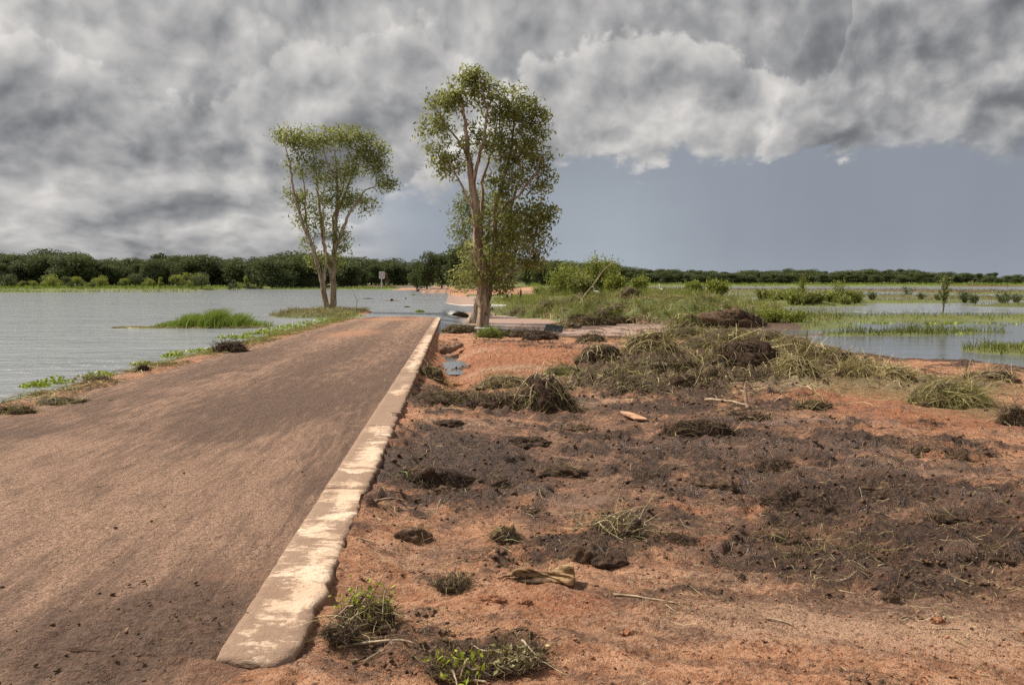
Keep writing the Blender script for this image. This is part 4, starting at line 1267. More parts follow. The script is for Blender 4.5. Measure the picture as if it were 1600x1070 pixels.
tint = np.clip(0.62 + 0.5 * perlin(pts[:, 0] * .35, pts[:, 1] * .3, 71) + 0.25 * rng.normal(size=len(pts)) - 0.25 * sstep(56, 48, pts[:, 1]), 0, 1)
o = blades(pts, .62, .028, 'grass', "bank_grass", tint=tint)
tag(o, "green and straw coloured grass covering the bank behind the flood channel", "grass")
pts = scatter(16000, 0, 20, 45.5, 58, lambda x, y, z, a: (z > WR + .03) & (perlin(x * .6, y * .6, 67) > -.1))
o = blades(pts, .36, .028, 'straw', "bank_straw", lean=.9)
tag(o, "flattened pale dry grass along the front of the bank", "grass")
pts = scatter(60000, 12, 75, 24, 135, lambda x, y, z, a: (z > WR + .0) & ((y > 44) | (a['edge'] < -1.6)) & (perlin(x * .3, y * .3, 62) > -.45) & (rng.random(len(x)) < np.clip(60 / y, 0, 1)))
p2 = scatter(9000, 13, 24, 26, 40, lambda x, y, z, a: (z > WR) & (a['edge'] < -1.6))
p3 = scatter(9000, -17, -9, 44, 64, lambda x, y, z, a: (z > WL + .0) & (a['sl'] > .4))
ov = blades(p3, .32, .022, 'olive', "spit_grass", lean=.7)
tag(ov, "dull dry grass on the spit around the twin stemmed tree", "grass")
pts = np.concatenate([pts, p2])
o = blades(pts, .38, .035, 'grass', "marsh_grass", tint=np.clip(0.45 + 0.5 * perlin(pts[:, 0] * .2, pts[:, 1] * .2, 72) + .2 * rng.normal(size=len(pts)), 0, 1))
tag(o, "grass growing on the low islands of the right marsh", "grass")
pts = scatter(60000, 20, 190, 95, 300, lambda x, y, z, a: (z > WR + .02) & (x < y * .75))
o = blades(pts, .42, .05, 'reed', "reed_bed", lean=.5, k=3)
tag(o, "brown dead reeds standing over the far right marsh", "reeds")
pts = scatter(30000, -150, -30, 140, 215, lambda x, y, z, a: (z > WL + .02) & (x > -y * .75))
o = blades(pts, .55, .11, 'lushgrass', "far_bank_grass", lean=.3, k=3)
tag(o, "lush green grass on the far bank below the left forest", "grass")
pts = scatter(24000, 5, 260, 240, 350, lambda x, y, z, a: (z > WR + .3) & (x < y * .75))
o = blades(pts, .7, .18, 'lushgrass', "far_meadow_grass", lean=.3, k=3)
tag(o, "green meadow grass in front of the distant right tree belt", "grass")
# the grass islet in the left lake
isl = thing("grass_islet", "tall green grass tussock islet standing alone in the left lake", "islet", (-15.0, 39.2, WL))
x = rng.normal(size=7500) * 1.4 + .1
y = rng.normal(size=7500) * .5
hh = np.clip(1.02 - .97 * (np.abs(x - .35) / 3.1) ** 1.5, .06, 2) * (.85 + .2 * np.sin(x * 5))
P_ = np.stack([x, y, np.zeros_like(x)], 1)
kq = np.abs(x) < 3.2
P_, hh, x = P_[kq], hh[kq], x[kq]
n = len(P_)
t = np.linspace(0, 1, 5)
ln = rng.normal(size=(n, 2)) * .28 + np.array([.22, 0])
H_ = (hh * (.55 + .5 * rng.random(n)))[:, None]
PP = np.zeros((n, 5, 3))
PP[:, :, 0] = P_[:, 0:1] + ln[:, 0:1] * H_ * t ** 1.8
PP[:, :, 1] = P_[:, 1:2] + ln[:, 1:2] * H_ * t ** 1.8
PP[:, :, 2] = H_ * t * (1 - .12 * t)
v, qd, tt = ribbons(PP, .022)
tag(link("grass_blades", mesh_np("grass_blades", v, qd, dict(tint=tt)), M['lushgrass'], isl), kind='stuff')
n = 1500
x = rng.uniform(-4.4, 2.6, n)
y = rng.normal(size=n) * .3 - .42
PP = np.zeros((n, 3, 3))
a = rng.uniform(-.5, .5, n)
for i, tq in enumerate((0, .5, 1)):
    PP[:, i, 0] = x + np.cos(a) * tq * .45
    PP[:, i, 1] = y + np.sin(a) * tq * .45
    PP[:, i, 2] = .02 + .10 * rng.random(n) * (1 if i == 1 else .3) * (x > -2.4)
v, qd, tt = ribbons(PP, .03)
tag(link("dead_grass_skirt", mesh_np("dead_grass_skirt", v, qd, dict(tint=tt)), M['straw'], isl, ), kind='stuff')

# ------------------------------------------------------------------ weeds on the left verge
def leafy_mat(name, label, base, rx, ry, h, n, ll, lw, mat, cat="weed", group=None):
    root = thing(name, label, cat, base, group=group)
    a = rng.uniform(0, 6.28, n)
    r = np.sqrt(rng.random(n))
    c = np.stack([np.cos(a) * r * rx, np.sin(a) * r * ry, h * (0.1 + .9 * rng.random(n)) * (1 - r ** 2 * .7)], 1)
    if n < 200:
        zg, _ = terrain(base[0] + c[:, 0], base[1] + c[:, 1], False)
        c[:, 2] += np.maximum(zg, base[2] - .1) - base[2]
    lv, lq, lt = leaf_quads(c, ll, lw, -.25)
    link("leaves", mesh_np("leaves", lv, lq, dict(tint=lt), smooth=False), M[mat], root)
    m_ = max(10, n // 6)
    st = np.zeros((m_, 3, 3))
    j = rng.integers(0, n, m_)
    st[:, 2, :] = c[j]
    st[:, 0, :] = c[j] * np.array([.6, .6, 0])
    st[:, 0, 2] = -.03
    st[:, 1, :] = (st[:, 0] + st[:, 2]) / 2
    v, qd, tt = ribbons(st, .012)
    tag(link("stalks", mesh_np("stalks", v, qd, dict(tint=tt)), M['olive'], root), kind='stuff')
    return root
def verge_spot(px, py, off=0.0):
    z = WL
    p = at_z(px, py, z)
    for i in range(12):
        p = at_z(px, py, z)
        z = .5 * z + .5 * max(gz(p.x, p.y), WL)
    return Vector((p.x, p.y, z))
for (px, py, rx, h, lab, mat) in [(55, 604, .28, .16, "nearest bright green weed clump at the left water's edge", 'weed'), (86, 598, .35, .20, "bright green weed clump in the water beside the nearest clump", 'weed'),
        (132, 592, .22, .14, "dull small weed clump between two bright clumps on the left verge", 'olive'), (158, 588, .38, .18, "bright green round weed clump on dark soil of the left verge", 'weed'), (222, 570, .3, .16, "yellow-green weed clump beside a dark sod on the left verge", 'weed'),
        (270, 558, .35, .22, "upright yellow-green weed near the red strip of the left verge", 'weed'), (305, 552, .6, .18, "spreading yellow-green weed before the dark root clump", 'weed'), (322, 549, .5, .16, "green weed just left of the dark root clump", 'weed'),
        (368, 528, .7, .2, "weed mat floating off the verge below the islet", 'weed'), (405, 522, .6, .22, "green weed tuft right of the dark root clump", 'weed'), (435, 517, .8, .22, "broad green weed patch midway to the twin stemmed tree", 'weed'),
        (462, 511, .8, .22, "leafy green weed patch below the twin stemmed tree", 'weed'), (490, 505, .9, .22, "light green weed patch near the foot of the twin stemmed tree", 'weed'), (515, 500, .8, .22, "yellow-green weed patch under the twin stemmed tree", 'weed'),
        (545, 494, 1.0, .32, "brightest yellow-green weed bush at the end of the left verge", 'weed')]:
    b_ = verge_spot(px, py)
    leafy_mat("verge_weed", lab, b_, rx * 1.15, rx * .9, h, 150 if mat == 'weed' else 60, .085 if b_.y < 30 else .12, .055 if b_.y < 30 else .08, mat, "weed", "weeds along the left verge")
yy = rng.uniform(9, 50, 9000)
xx = xl(yy) - np.abs(rng.normal(size=9000)) * .55 - .15
zz, aa = terrain(xx, yy)
kq = (zz > WL - .03) & (perlin(xx * .5, yy * .35, 44) > -.05)
vg = blades(np.stack([xx[kq], yy[kq], zz[kq]], 1), .16, .012, 'grass', "verge_grass", lean=.8)
tag(vg, "low ragged green grass along the left verge of the road", "grass")
# dead trash line along the verge
n = 5200
yy = rng.uniform(9, 50, n)
xx = xl(yy) - np.abs(rng.normal(size=n)) * .7 - .05 + .25
zz, aa = terrain(xx, yy)
kq = (zz > WL - .02) & (perlin(xx * .8, yy * .5, 15) > -.15)
xx, yy, zz = xx[kq], yy[kq], zz[kq]
n = len(xx)
a = rng.uniform(0, 6.28, n)
L = .10 + .35 * rng.random(n)
PP = np.zeros((n, 3, 3))
for i, tq in enumerate((0, .5, 1)):
    PP[:, i, 0] = xx + np.cos(a) * L * tq
    PP[:, i, 1] = yy + np.sin(a) * L * tq
    PP[:, i, 2] = zz + .012 + .05 * rng.random(n) * (i == 1)
v, qd, tt = ribbons(PP, .014)
tag(link("verge_litter", mesh_np("verge_litter", v, qd, dict(tint=tt)), M['olive']), "wilted stems and flood litter strewn along the left verge", "litter", kind='stuff')

# ------------------------------------------------------------------ sods, clods and heaps of torn-up grass
def lump(name, rx, ry, rz, mat, parent, rough=.28, freq=2.2, sub=4, seedv=0, squash=1.0):
    bm = bmesh.new()
    bmesh.ops.create_icosphere(bm, subdivisions=sub, radius=1.0)
    off = Vector((seedv * 3.7, seedv * 1.9, seedv * .7))
    for v in bm.verts:
        p = v.co.copy()
        e = mnoise.fractal(p * freq + off, 1.0, 2.1, 5) * rough + (1 - abs(mnoise.noise(p * freq * 2.3 + off))) * rough * .45 - rough * .3
        p *= 1 + e
        z = p.z if p.z > 0 else p.z * .35
        v.co = (p.x * rx, p.y * ry, z * rz)
    me = bpy.data.meshes.new(name)
    bm.to_mesh(me)
    bm.free()
    me.polygons.foreach_set('use_smooth', np.ones(len(me.polygons), bool))
    return link(name, me, mat, parent)
def fibre_coat(name, rx, ry, rz, n, ln, w, mat, parent, hang=.8, up=0.0, comb=None, kink=.25, k=5, out=1.0):
    """strands rooted on a dome, lying over it"""
    u = rng.normal(size=(n, 3))
    u[:, 2] = np.abs(u[:, 2]) * .9
    u /= np.linalg.norm(u, axis=1)[:, None]
    r0 = u * np.array([rx, ry, rz]) * (0.86 + .12 * rng.random((n, 1)))
    d = np.cross(u, rng.normal(size=(n, 3)))
    d /= np.linalg.norm(d, axis=1)[:, None] + 1e-9
    if comb is not None:
        d = d * .45 + np.array(comb)
    d = d + u * .14 * out
    d[:, 2] += up
    L = ln * (.4 + rng.random(n))
    P_ = np.zeros((n, k, 3))
    cur = r0.copy()
    st = (L / (k - 1))[:, None]
    for i in range(k):
        P_[:, i] = cur
        d = d + rng.normal(size=(n, 3)) * kink
        d[:, 2] -= hang / k
        d /= np.linalg.norm(d, axis=1)[:, None] + 1e-9
        cur = cur + d * st
        low = cur[:, 2] < .01
        cur[low, 2] = .01 + .02 * rng.random(low.sum())
    v, qd, tt = ribbons(P_, w)
    o = link(name, mesh_np(name, v, qd, dict(tint=tt)), M[mat], parent)
    o['kind'] = 'stuff'
    return o
sid = 0
def sod(px, py, wpx, hpx, label, core='peat', coats=(('root', 500, .10, .007),), name="peat_sod", cat="sod", depth=.6, rough=.28, freq=2.2, group=None, rz=0.0, comb=None, up=0.0, hang=.9):
    """base point, width and height as seen; stands on the ground there"""
    global sid
    sid += 1
    b_ = on_ground(px, py)
    k = b_.y / F
    rx, h = wpx * k * .5, hpx * k * (1.1 if cat in ('heap', 'mound') else 1.0)
    ry = max(rx * depth, .03)
    c = Vector((b_.x, b_.y + ry * .8, 0))
    c.z = min(gz(c.x, c.y), gz(c.x - rx * .7, c.y), gz(c.x + rx * .7, c.y), gz(c.x, c.y - ry * .8)) - .10 * h
    root = thing(name, label, cat, c, rz, group)
    lump("soil_core", rx * .93, ry * .93, h * .92, M[core], root, rough * 1.35, freq * .8, 4, sid)
    fw = 1.0 + .7 * float(sstep(14, 30, b_.y))
    for (mt, n, ln, w) in coats:
        fibre_coat({'root': 'root_fibres', 'straw': 'dry_stems', 'olive': 'wilted_stems', 'grass': 'green_stems', 'weed': 'green_leaves', 'lushgrass': 'green_blades'}[mt], rx, ry, h, n, ln, w * fw, mt, root, comb=comb, up=up, hang=hang)
    return root
RT = (('root', 900, .13, .006),)
o = sod(1095, 682, 128, 31, "long dark peat block full of roots beside the orange board", 'peat', (('root', 2200, .16, .006), ('straw', 14, .45, .012)), depth=.33, rough=.2)
sod(665, 762, 132, 36, "dark crumbly peat heap with a green sprig, against the kerb", 'peat', (('root', 1400, .12, .005), ('straw', 20, .35, .006), ('lushgrass', 30, .16, .014)), depth=.6, rough=.38)
sod(1235, 795, 86, 34, "darkest peat heap in the middle of the tracked mud", 'peat', (('root', 1500, .12, .005),), depth=.7, rough=.4)
sod(1280, 808, 80, 18, "flat peat crumbs trailing right of the darkest peat heap", 'peat', (('root', 800, .12, .005),), depth=.7, rough=.45)
sod(645, 845, 64, 24, "flat grey-brown clod lying alone on orange soil by the kerb", 'clod', (('straw', 40, .12, .004), ('root', 150, .08, .004)), name="soil_clod", cat="clod", depth=.62, rough=.34, freq=1.6)
sod(905, 878, 66, 28, "chunky cracked brown clod left in the row above the twisted sheath", 'clod', (('root', 120, .06, .004),), name="soil_clod", cat="clod", depth=.7, rough=.36, freq=1.5)
sod(955, 886, 62, 18, "lower dark clod touching the chunky cracked one", 'peat', (('root', 150, .06, .004),), name="soil_clod", cat="clod", depth=.7, rough=.4)
sod(767, 940, 44, 10, "small reddish clod in front of the twisted sheath", 'redclod', (('root', 40, .05, .003),), name="soil_clod", cat="clod", rough=.4)
sod(820, 945, 24, 9, "tiny reddish clod right of the small reddish clod", 'redclod', (('root', 20, .05, .003),), name="soil_clod", cat="clod", rough=.4)
sod(632, 742, 42, 12, "small dark clod at the kerb behind the crumbly peat heap", 'peat', (('root', 200, .08, .005),), name="soil_clod", cat="clod", rough=.4)
sod(760, 757, 90, 14, "low dark peat spread right of the crumbly peat heap", 'peat', (('root', 700, .10, .005),), depth=.7, rough=.45)
sod(1445, 712, 46, 16, "small dark sod with a pale sprig on the far red soil", 'peat', (('root', 350, .14, .006), ('weed', 12, .12, .02)), rough=.4)
sod(1275, 640, 52, 14, "small sod with wilted grass left of the far red soil", 'sodcore', (('root', 350, .2, .008), ('olive', 160, .25, .01)), rough=.4)
sod(1330, 870, 180, 14, "broad low matted peat patch in the lower right mud", 'peat', (('root', 1300, .16, .004), ('olive', 260, .25, .004)), depth=.6, rough=.45)
sod(1160, 905, 14, 8, "little dark clod below the wet streak", 'peat', (('root', 40, .05, .003),), name="soil_clod", cat="clod")
sod(1395, 940, 26, 14, "small dark clod at the lower right on tan soil", 'clod', (('root', 60, .05, .003),), name="soil_clod", cat="clod")
sod(965, 840, 95, 22, "mat of pale dry stems lying on dark peat above the cracked clod", 'peat', (('straw', 260, .30, .005), ('root', 600, .1, .004)), name="straw_mat", cat="straw", depth=.8, rough=.4)
sod(960, 600, 130, 24, "dark sod heap with wilted grass right of the root tangle", 'sodcore', (('root', 900, .3, .010), ('olive', 500, .4, .012)), rough=.35)
sod(1075, 612, 84, 22, "low dark sod heap behind the long pale stick", 'peat', (('root', 700, .3, .010), ('olive', 200, .4, .012)), rough=.35)
sod(940, 567, 80, 34, "cut block of dark root mat with a straw top on the red soil", 'sodcore', (('root', 1100, .3, .012), ('straw', 260, .4, .014)), name="root_block", rough=.16, depth=.5, hang=1.2)
sod(925, 535, 52, 15, "small block of root mat on the muddy channel edge", 'sodcore', (('root', 400, .3, .014), ('straw', 120, .35, .014)), name="root_block", rough=.2)
sod(1020, 560, 90, 42, "arched heap of looping straw behind the cut root block", 'sodcore', (('straw', 700, .8, .016), ('olive', 500, .8, .016)), name="straw_heap", cat="heap", depth=.7, hang=.9)
sod(1040, 585, 150, 30, "wide tangled sod heap before the arched straw heap", 'sodcore', (('root', 1100, .4, .014), ('olive', 700, .5, .014)), name="sod_heap", cat="heap", rough=.4)
sod(1130, 572, 90, 30, "olive grass heap left of the big dark peat heap", 'sodcore', (('olive', 900, .5, .014), ('root', 500, .4, .014)), name="sod_heap", cat="heap", rough=.35)
sod(1170, 578, 120, 50, "big dark peat heap in the middle of the torn-up bank", 'peat', (('root', 2200, .45, .014), ('straw', 60, .8, .016)), name="peat_heap", cat="heap", rough=.4, depth=.7)
sod(1160, 550, 170, 36, "long grassy heap behind the big dark peat heap", 'sodcore', (('olive', 1800, .5, .016), ('grass', 500, .4, .016)), name="grass_heap", cat="heap", rough=.3)
sod(1250, 590, 64, 40, "rounded shaggy straw heap hanging over its dark foot", 'sodcore', (('straw', 900, .55, .014), ('olive', 700, .5, .014)), name="straw_heap", cat="heap", rough=.2, hang=1.3)
sod(1240, 566, 120, 44, "tall mixed straw and grass heap behind the rounded shaggy one", 'sodcore', (('straw', 900, .6, .016), ('olive', 1100, .6, .016), ('grass', 300, .4, .014)), name="straw_heap", cat="heap", rough=.3)
sod(1322, 580, 60, 34, "dark rooted heap between the straw heaps at the marsh edge", 'peat', (('root', 900, .4, .012), ('olive', 200, .4, .012)), name="peat_heap", cat="heap", rough=.4)
sod(1355, 590, 90, 28, "straw heap at the marsh edge next to the dark rooted heap", 'sodcore', (('straw', 800, .5, .014), ('olive', 600, .5, .014)), name="straw_heap", cat="heap", rough=.3)
sod(1405, 594, 64, 24, "pale straw heap, rightmost of the row at the marsh edge", 'sodcore', (('straw', 900, .45, .012), ('olive', 200, .4, .012)), name="straw_heap", cat="heap", rough=.3)
sod(1492, 637, 118, 40, "smooth olive grass tussock dumped alone on the right mud", 'sodcore', (('olive', 3600, .42, .009), ('grass', 700, .35, .009)), name="grass_tussock", cat="tussock", rough=.14, depth=.75, comb=(.5, 0, -.1))
sod(1592, 668, 50, 34, "brown rooted sod cut by the right picture edge", 'sodcore', (('root', 800, .25, .008), ('straw', 120, .25, .008)), rough=.3)
sod(1560, 598, 90, 16, "low dead grass heap at the marsh edge on the far right", 'sodcore', (('straw', 500, .4, .010), ('root', 500, .3, .010)), name="straw_heap", cat="heap", rough=.35)
sod(1150, 512, 116, 28, "big reddish brown heap of dug roots at the bank's right end", 'clod', (('root', 2600, .5, .02),), name="root_heap", cat="heap", rough=.35, depth=.6)
sod(915, 503, 70, 17, "pale sandy straw heap at the foot of the grassy bank", 'sodcore', (('straw', 900, .5, .02),), name="straw_heap", cat="heap", rough=.3)
sod(1000, 496, 70, 12, "dark overhanging turf lip on the grassy bank", 'peat', (('root', 500, .4, .02), ('grass', 300, .4, .02)), name="turf_lip", cat="turf", rough=.35)
sod(962, 500, 60, 22, "mixed green and straw tussock beside the pale sandy heap", 'sodcore', (('grass', 600, .5, .02), ('straw', 400, .5, .02)), name="grass_tussock", cat="tussock", rough=.3)
sod(830, 492, 76, 16, "dark mossy root mass lying in the flood right of the trees", 'peat', (('root', 900, .4, .018), ('grass', 250, .3, .02)), name="root_mass", cat="root mass", rough=.35)
sod(805, 527, 120, 10, "low litter bank of roots and straw at the tallest tree's foot", 'sodcore', (('root', 1300, .4, .012), ('olive', 600, .4, .012)), name="litter_bank", cat="litter", rough=.4, depth=.35)
sod(845, 531, 60, 14, "dark drooping root mass caught on the fallen post", 'peat', (('root', 1300, .4, .012),), name="root_mass", cat="root mass", rough=.3, hang=1.5)
sod(720, 520, 60, 16, "rooted turf at the lip of the washed-out pool left of the tallest tree", 'sodcore', (('root', 700, .35, .012), ('olive', 300, .4, .012)), name="turf_lip", cat="turf", rough=.35)
sod(718, 497, 30, 11, "small dark turf block on the falling water at the kerb's far end", 'peat', (('root', 400, .3, .016), ('grass', 160, .3, .016)), name="turf_lip", cat="turf", rough=.3)
sod(764, 528, 34, 12, "fresh green fern tuft at the foot of the tallest tree", 'sodcore', (('lushgrass', 500, .35, .014),), name="green_tuft", cat="plant", up=.5, hang=.2)
sod(668, 588, 50, 30, "straw and root bundle leaning against the kerb by the puddle", 'sodcore', (('olive', 260, .4, .012), ('root', 600, .3, .008)), name="straw_bundle", cat="straw", rough=.3, depth=.8)
sod(690, 637, 110, 26, "low sod heap with green leaves beside the kerb before the puddle", 'peat', (('root', 1500, .25, .007), ('olive', 260, .3, .008), ('lushgrass', 60, .16, .022)), name="sod_heap", cat="heap", rough=.4)
sod(770, 640, 110, 22, "dark sod heap between the leafy one and the root tangle", 'peat', (('root', 1300, .25, .007), ('olive', 200, .3, .008)), name="sod_heap", cat="heap", rough=.42)
sod(785, 606, 76, 20, "pale dry straw tangle on the red soil", 'sodcore', (('straw', 700, .3, .008),), name="straw_mat", cat="straw", rough=.3)
sod(732, 596, 70, 8, "thin spread of yellow straw beside the puddle", 'redclod', (('straw', 160, .3, .008), ('weed', 30, .15, .02)), name="straw_mat", cat="straw", rough=.3)
sod(880, 590, 70, 18, "green weedy pile on red soil behind the root tangle", 'sodcore', (('grass', 400, .3, .012), ('olive', 300, .3, .01)), name="weed_pile", cat="weed", rough=.35)
sod(355, 551, 54, 17, "dark upturned root clump on the left verge", 'peat', (('root', 900, .35, .012),), name="root_clump", rough=.4)
sod(222, 580, 18, 11, "small dark sod on the left verge under a weed", 'peat', (('root', 200, .2, .01),), name="root_clump", rough=.4)
sod(150, 597, 46, 8, "flat dark sod near the shore on the left verge", 'peat', (('root', 300, .2, .008), ('olive', 80, .2, .008)), name="root_clump", rough=.4)
sod(15, 648, 60, 12, "litter heap with a pale leaf at the road's left edge", 'sodcore', (('olive', 300, .25, .006), ('root', 300, .2, .006)), name="litter_bank", cat="litter", rough=.4)
sod(85, 632, 80, 8, "thin drift of wilted stems on the left verge", 'sodcore', (('olive', 300, .3, .007),), name="litter_bank", cat="litter", rough=.4)
sod(172, 629, 12, 5, "tiny green sprig clod on the open road", 'peat', (('grass', 30, .10, .012),), name="soil_clod", cat="clod")
sod(155, 768, 44, 6, "flat dark clod pressed on the middle of the road", 'peat', (('root', 100, .06, .004),), name="soil_clod", cat="clod", rough=.4)

for (px, py, w, h, lab, cts) in [
        (870, 486, 60, 16, "yellow-green grass mound nearest the flood stream", (('grass', 900, .5, .02), ('straw', 200, .5, .02))),
        (905, 478, 70, 24, "bright green mound under the left end bushes of the bank", (('grass', 1300, .6, .02),)),
        (950, 482, 60, 26, "grass mound with brown roots under the leaning branch", (('grass', 700, .6, .02), ('root', 500, .4, .02))),
        (985, 488, 50, 20, "dull grass mound left of the overhanging turf", (('olive', 600, .5, .02), ('grass', 400, .5, .02))),
        (1035, 485, 70, 20, "green mound before the rightmost egret", (('grass', 1100, .55, .02),)),
        (1075, 492, 60, 22, "yellowish grass mound left of the reddish brown heap", (('grass', 700, .5, .02), ('straw', 400, .5, .02))),
        (1110, 480, 60, 16, "olive mound behind the reddish brown heap", (('olive', 600, .5, .02), ('grass', 400, .5, .02))),
        (885, 512, 50, 12, "straw mound right of the dark grey panel", (('straw', 500, .4, .018), ('olive', 300, .4, .018))),
        (940, 510, 50, 12, "low dead grass mound on the far side of the muddy channel", (('straw', 400, .4, .018), ('root', 300, .4, .018))),
        (1090, 527, 110, 14, "long low grass mound between channel and big dark heap", (('olive', 900, .45, .016), ('grass', 300, .4, .016))),
        (1290, 560, 80, 22, "yellow-green grass mound at the water right of the tall mixed heap", (('grass', 700, .45, .015), ('straw', 400, .5, .015))),
        (1000, 612, 90, 14, "muddy grass mound right of the root tangle", (('root', 700, .3, .012), ('olive', 250, .35, .012))),
        (1110, 600, 80, 18, "rooted mound before the olive grass heap", (('root', 900, .3, .012), ('straw', 120, .4, .012))),
        (1190, 600, 70, 12, "low muddy mound at the foot of the big dark peat heap", (('root', 700, .3, .012), ('olive', 120, .35, .012)))]:
    sod(px, py, w, h, lab, 'sodcore', cts, name="grass_mound", cat="mound", rough=.35, depth=.8)
for (px, py, w, h, lab, core, cts) in [
        (700, 668, 60, 10, "flat dark sod just before the leafy sod heap", 'peat', (('root', 300, .10, .005),)),
        (820, 700, 90, 12, "low smeared sod in the dark mud right of the kerb", 'peat', (('root', 500, .10, .005), ('straw', 20, .2, .005))),
        (900, 672, 60, 10, "thin sod left of the orange board", 'clod', (('root', 300, .12, .006), ('straw', 30, .2, .006))),
        (880, 742, 70, 14, "rough sod in the tracked mud left of centre", 'peat', (('root', 500, .10, .005), ('olive', 30, .2, .005))),
        (1010, 752, 60, 12, "small sod at the left side of the tracked mud", 'peat', (('root', 400, .10, .005),)),
        (1120, 765, 80, 10, "smeared sod left of the darkest peat heap", 'clod', (('root', 500, .10, .005),)),
        (1215, 735, 60, 14, "crumbled sod behind the darkest peat heap", 'peat', (('root', 500, .10, .005),)),
        (1390, 770, 60, 10, "small sod right of the flat peat crumbs", 'clod', (('root', 300, .10, .005),)),
        (1500, 815, 70, 12, "rough dark sod near the right edge of the mud", 'peat', (('root', 400, .10, .005), ('straw', 20, .2, .004))),
        (1560, 880, 80, 12, "flat dark sod low at the right picture edge", 'peat', (('root', 400, .10, .004),)),
        (1230, 850, 90, 12, "matted sod left of the broad matted peat patch", 'peat', (('root', 500, .12, .004), ('olive', 60, .2, .004))),
        (1060, 850, 70, 10, "torn sod right of the dry stem mat", 'peat', (('root', 400, .10, .004),)),
        (820, 800, 60, 9, "thin torn sod above the yellow leaf bunch", 'clod', (('root', 300, .08, .004), ('straw', 20, .15, .004))),
        (1170, 655, 70, 12, "small sod behind the long dark peat block", 'clod', (('root', 400, .16, .007), ('olive', 60, .25, .007))),
        (1500, 720, 46, 10, "greenish small sod on the red far soil at right", 'clod', (('weed', 24, .12, .02), ('root', 200, .14, .006))),
        (690, 770, 40, 8, "thin clod at the right foot of the crumbly peat heap", 'clod', (('root', 150, .08, .004),)),
        (600, 990, 34, 12, "brown clod under the stick beside the foreground weeds", 'clod', (('root', 100, .06, .003),)),
        (1470, 975, 22, 9, "lone small clod on tan soil near the lower right corner", 'redclod', (('root', 30, .05, .003),)),
        (985, 992, 26, 9, "lone reddish clod on orange soil, bottom middle", 'redclod', (('root', 30, .05, .003),))]:
    sod(px, py, w, h, lab, core, cts, name="torn_sod", cat="sod", rough=.42, depth=.7)
# pile of thick stems and roots, the largest tangle
b_ = on_ground(852, 642)
tang = thing("root_tangle", "large cone-shaped tangle of thick pale stems and roots on the mud", "tangle", (b_.x, b_.y + .3, gz(b_.x, b_.y + .3) - .03))
k = b_.y / F
lump("soil_core", 42 * k, 38 * k, 46 * k, M['peat'], tang, .35, 2.0, 4, 91)
fibre_coat("root_fibres", 46 * k, 42 * k, 50 * k, 2200, .24, .007, 'root', tang)
fibre_coat("wilted_stems", 48 * k, 44 * k, 50 * k, 420, .5, .009, 'olive', tang, hang=.9)
paths, rads = [], []
for i in range(62):
    a = random.uniform(0, 6.28)
    top = np.array([random.gauss(0, .10), random.gauss(0, .10), 58 * k * random.uniform(.75, 1.08)])
    foot = np.array([math.cos(a) * 62 * k * random.uniform(.7, 1.1), math.sin(a) * 50 * k * random.uniform(.6, 1.0), .01])
    mid = (top * .5 + foot * .5) + np.array([math.cos(a) * .07, math.sin(a) * .07, .06]) + rng.normal(size=3) * .035
    t = np.linspace(0, 1, 9)[:, None]
    p = (1 - t) ** 2 * top + 2 * t * (1 - t) * mid + t ** 2 * foot + rng.normal(size=(9, 3)) * .008
    paths.append(p)
    r0 = random.uniform(.007, .019)
    rads.append(np.linspace(r0, r0 * .6, 9))
for p, r in zip(paths, rads):
    v, qd = tubes([p], [r], 5)
    link("stem", mesh_np("stem", v, qd), M['stick'], tang)

# weed pile at the kerb, foreground
def weed_heap(label, px, py, wpx, hpx, nst, nleaf, green, ll=.05):
    b_ = on_ground(px, py)
    k = b_.y / F
    w, h = wpx * k * .5, hpx * k
    root = thing("weed_pile", label, "weed", (b_.x, b_.y + w * .5, gz(b_.x, b_.y + w * .5)))
    lump("soil_core", w * .8, w * .6, h * .4, M['clod'], root, .4, 2.2, 4, px * .01)
    fibre_coat("root_fibres", w * .9, w * .7, h * .5, 700, .10, .003, 'root', root)
    fibre_coat("wilted_stems", w * .9, w * .7, h * .55, nst * 6, .18, .005, 'olive', root, out=1.6)
    for i in range(nst):
        a = random.uniform(0, 6.28)
        p0 = np.array([random.gauss(0, w * .3), random.gauss(0, w * .25), random.uniform(.3, .9) * h])
        p2 = p0 + np.array([math.cos(a) * w * random.uniform(.4, .9), math.sin(a) * w * .6, -p0[2] + .01])
        t = np.linspace(0, 1, 6)[:, None]
        p = p0 * (1 - t) + p2 * t + rng.normal(size=(6, 3)) * .004
        p[:, 2] += .05 * np.sin(t[:, 0] * 3.1) * h * 2
        v, qd = tubes([p], [np.linspace(.0048, .003, 6)], 5)
        link("stem", mesh_np("stem", v, qd), M['stick'], root)
    u = rng.normal(size=(nleaf, 3)) * np.array([w * .45, w * .35, h * .22]) + np.array([0, 0, h * .5])
    u[:, 2] = np.maximum(u[:, 2], .015)
    lv, lq, lt = leaf_quads(u, ll, ll * .55, 0)
    link("leaves", mesh_np("leaves", lv, lq, dict(tint=lt), smooth=False), M[green], root)
    return root
weed_heap("wilted weed pile with green leaves beside the kerb in the foreground", 570, 985, 100, 62, 16, 120, 'weed', .030)
weed_heap("flat weed litter with yellow-green leaves at the bottom edge", 715, 1062, 110, 26, 6, 120, 'weed', .030)
weed_heap("spread of crushed weeds and leaves right of the bottom litter", 800, 1055, 120, 22, 8, 150, 'olive', .04)
weed_heap("small pale yellow leaf bunch on orange soil in the middle foreground", 790, 848, 44, 22, 4, 34, 'straw', .06)
weed_heap("dark root ball with stems under the foreground weed pile", 530, 1010, 60, 34, 5, 6, 'olive', .04)
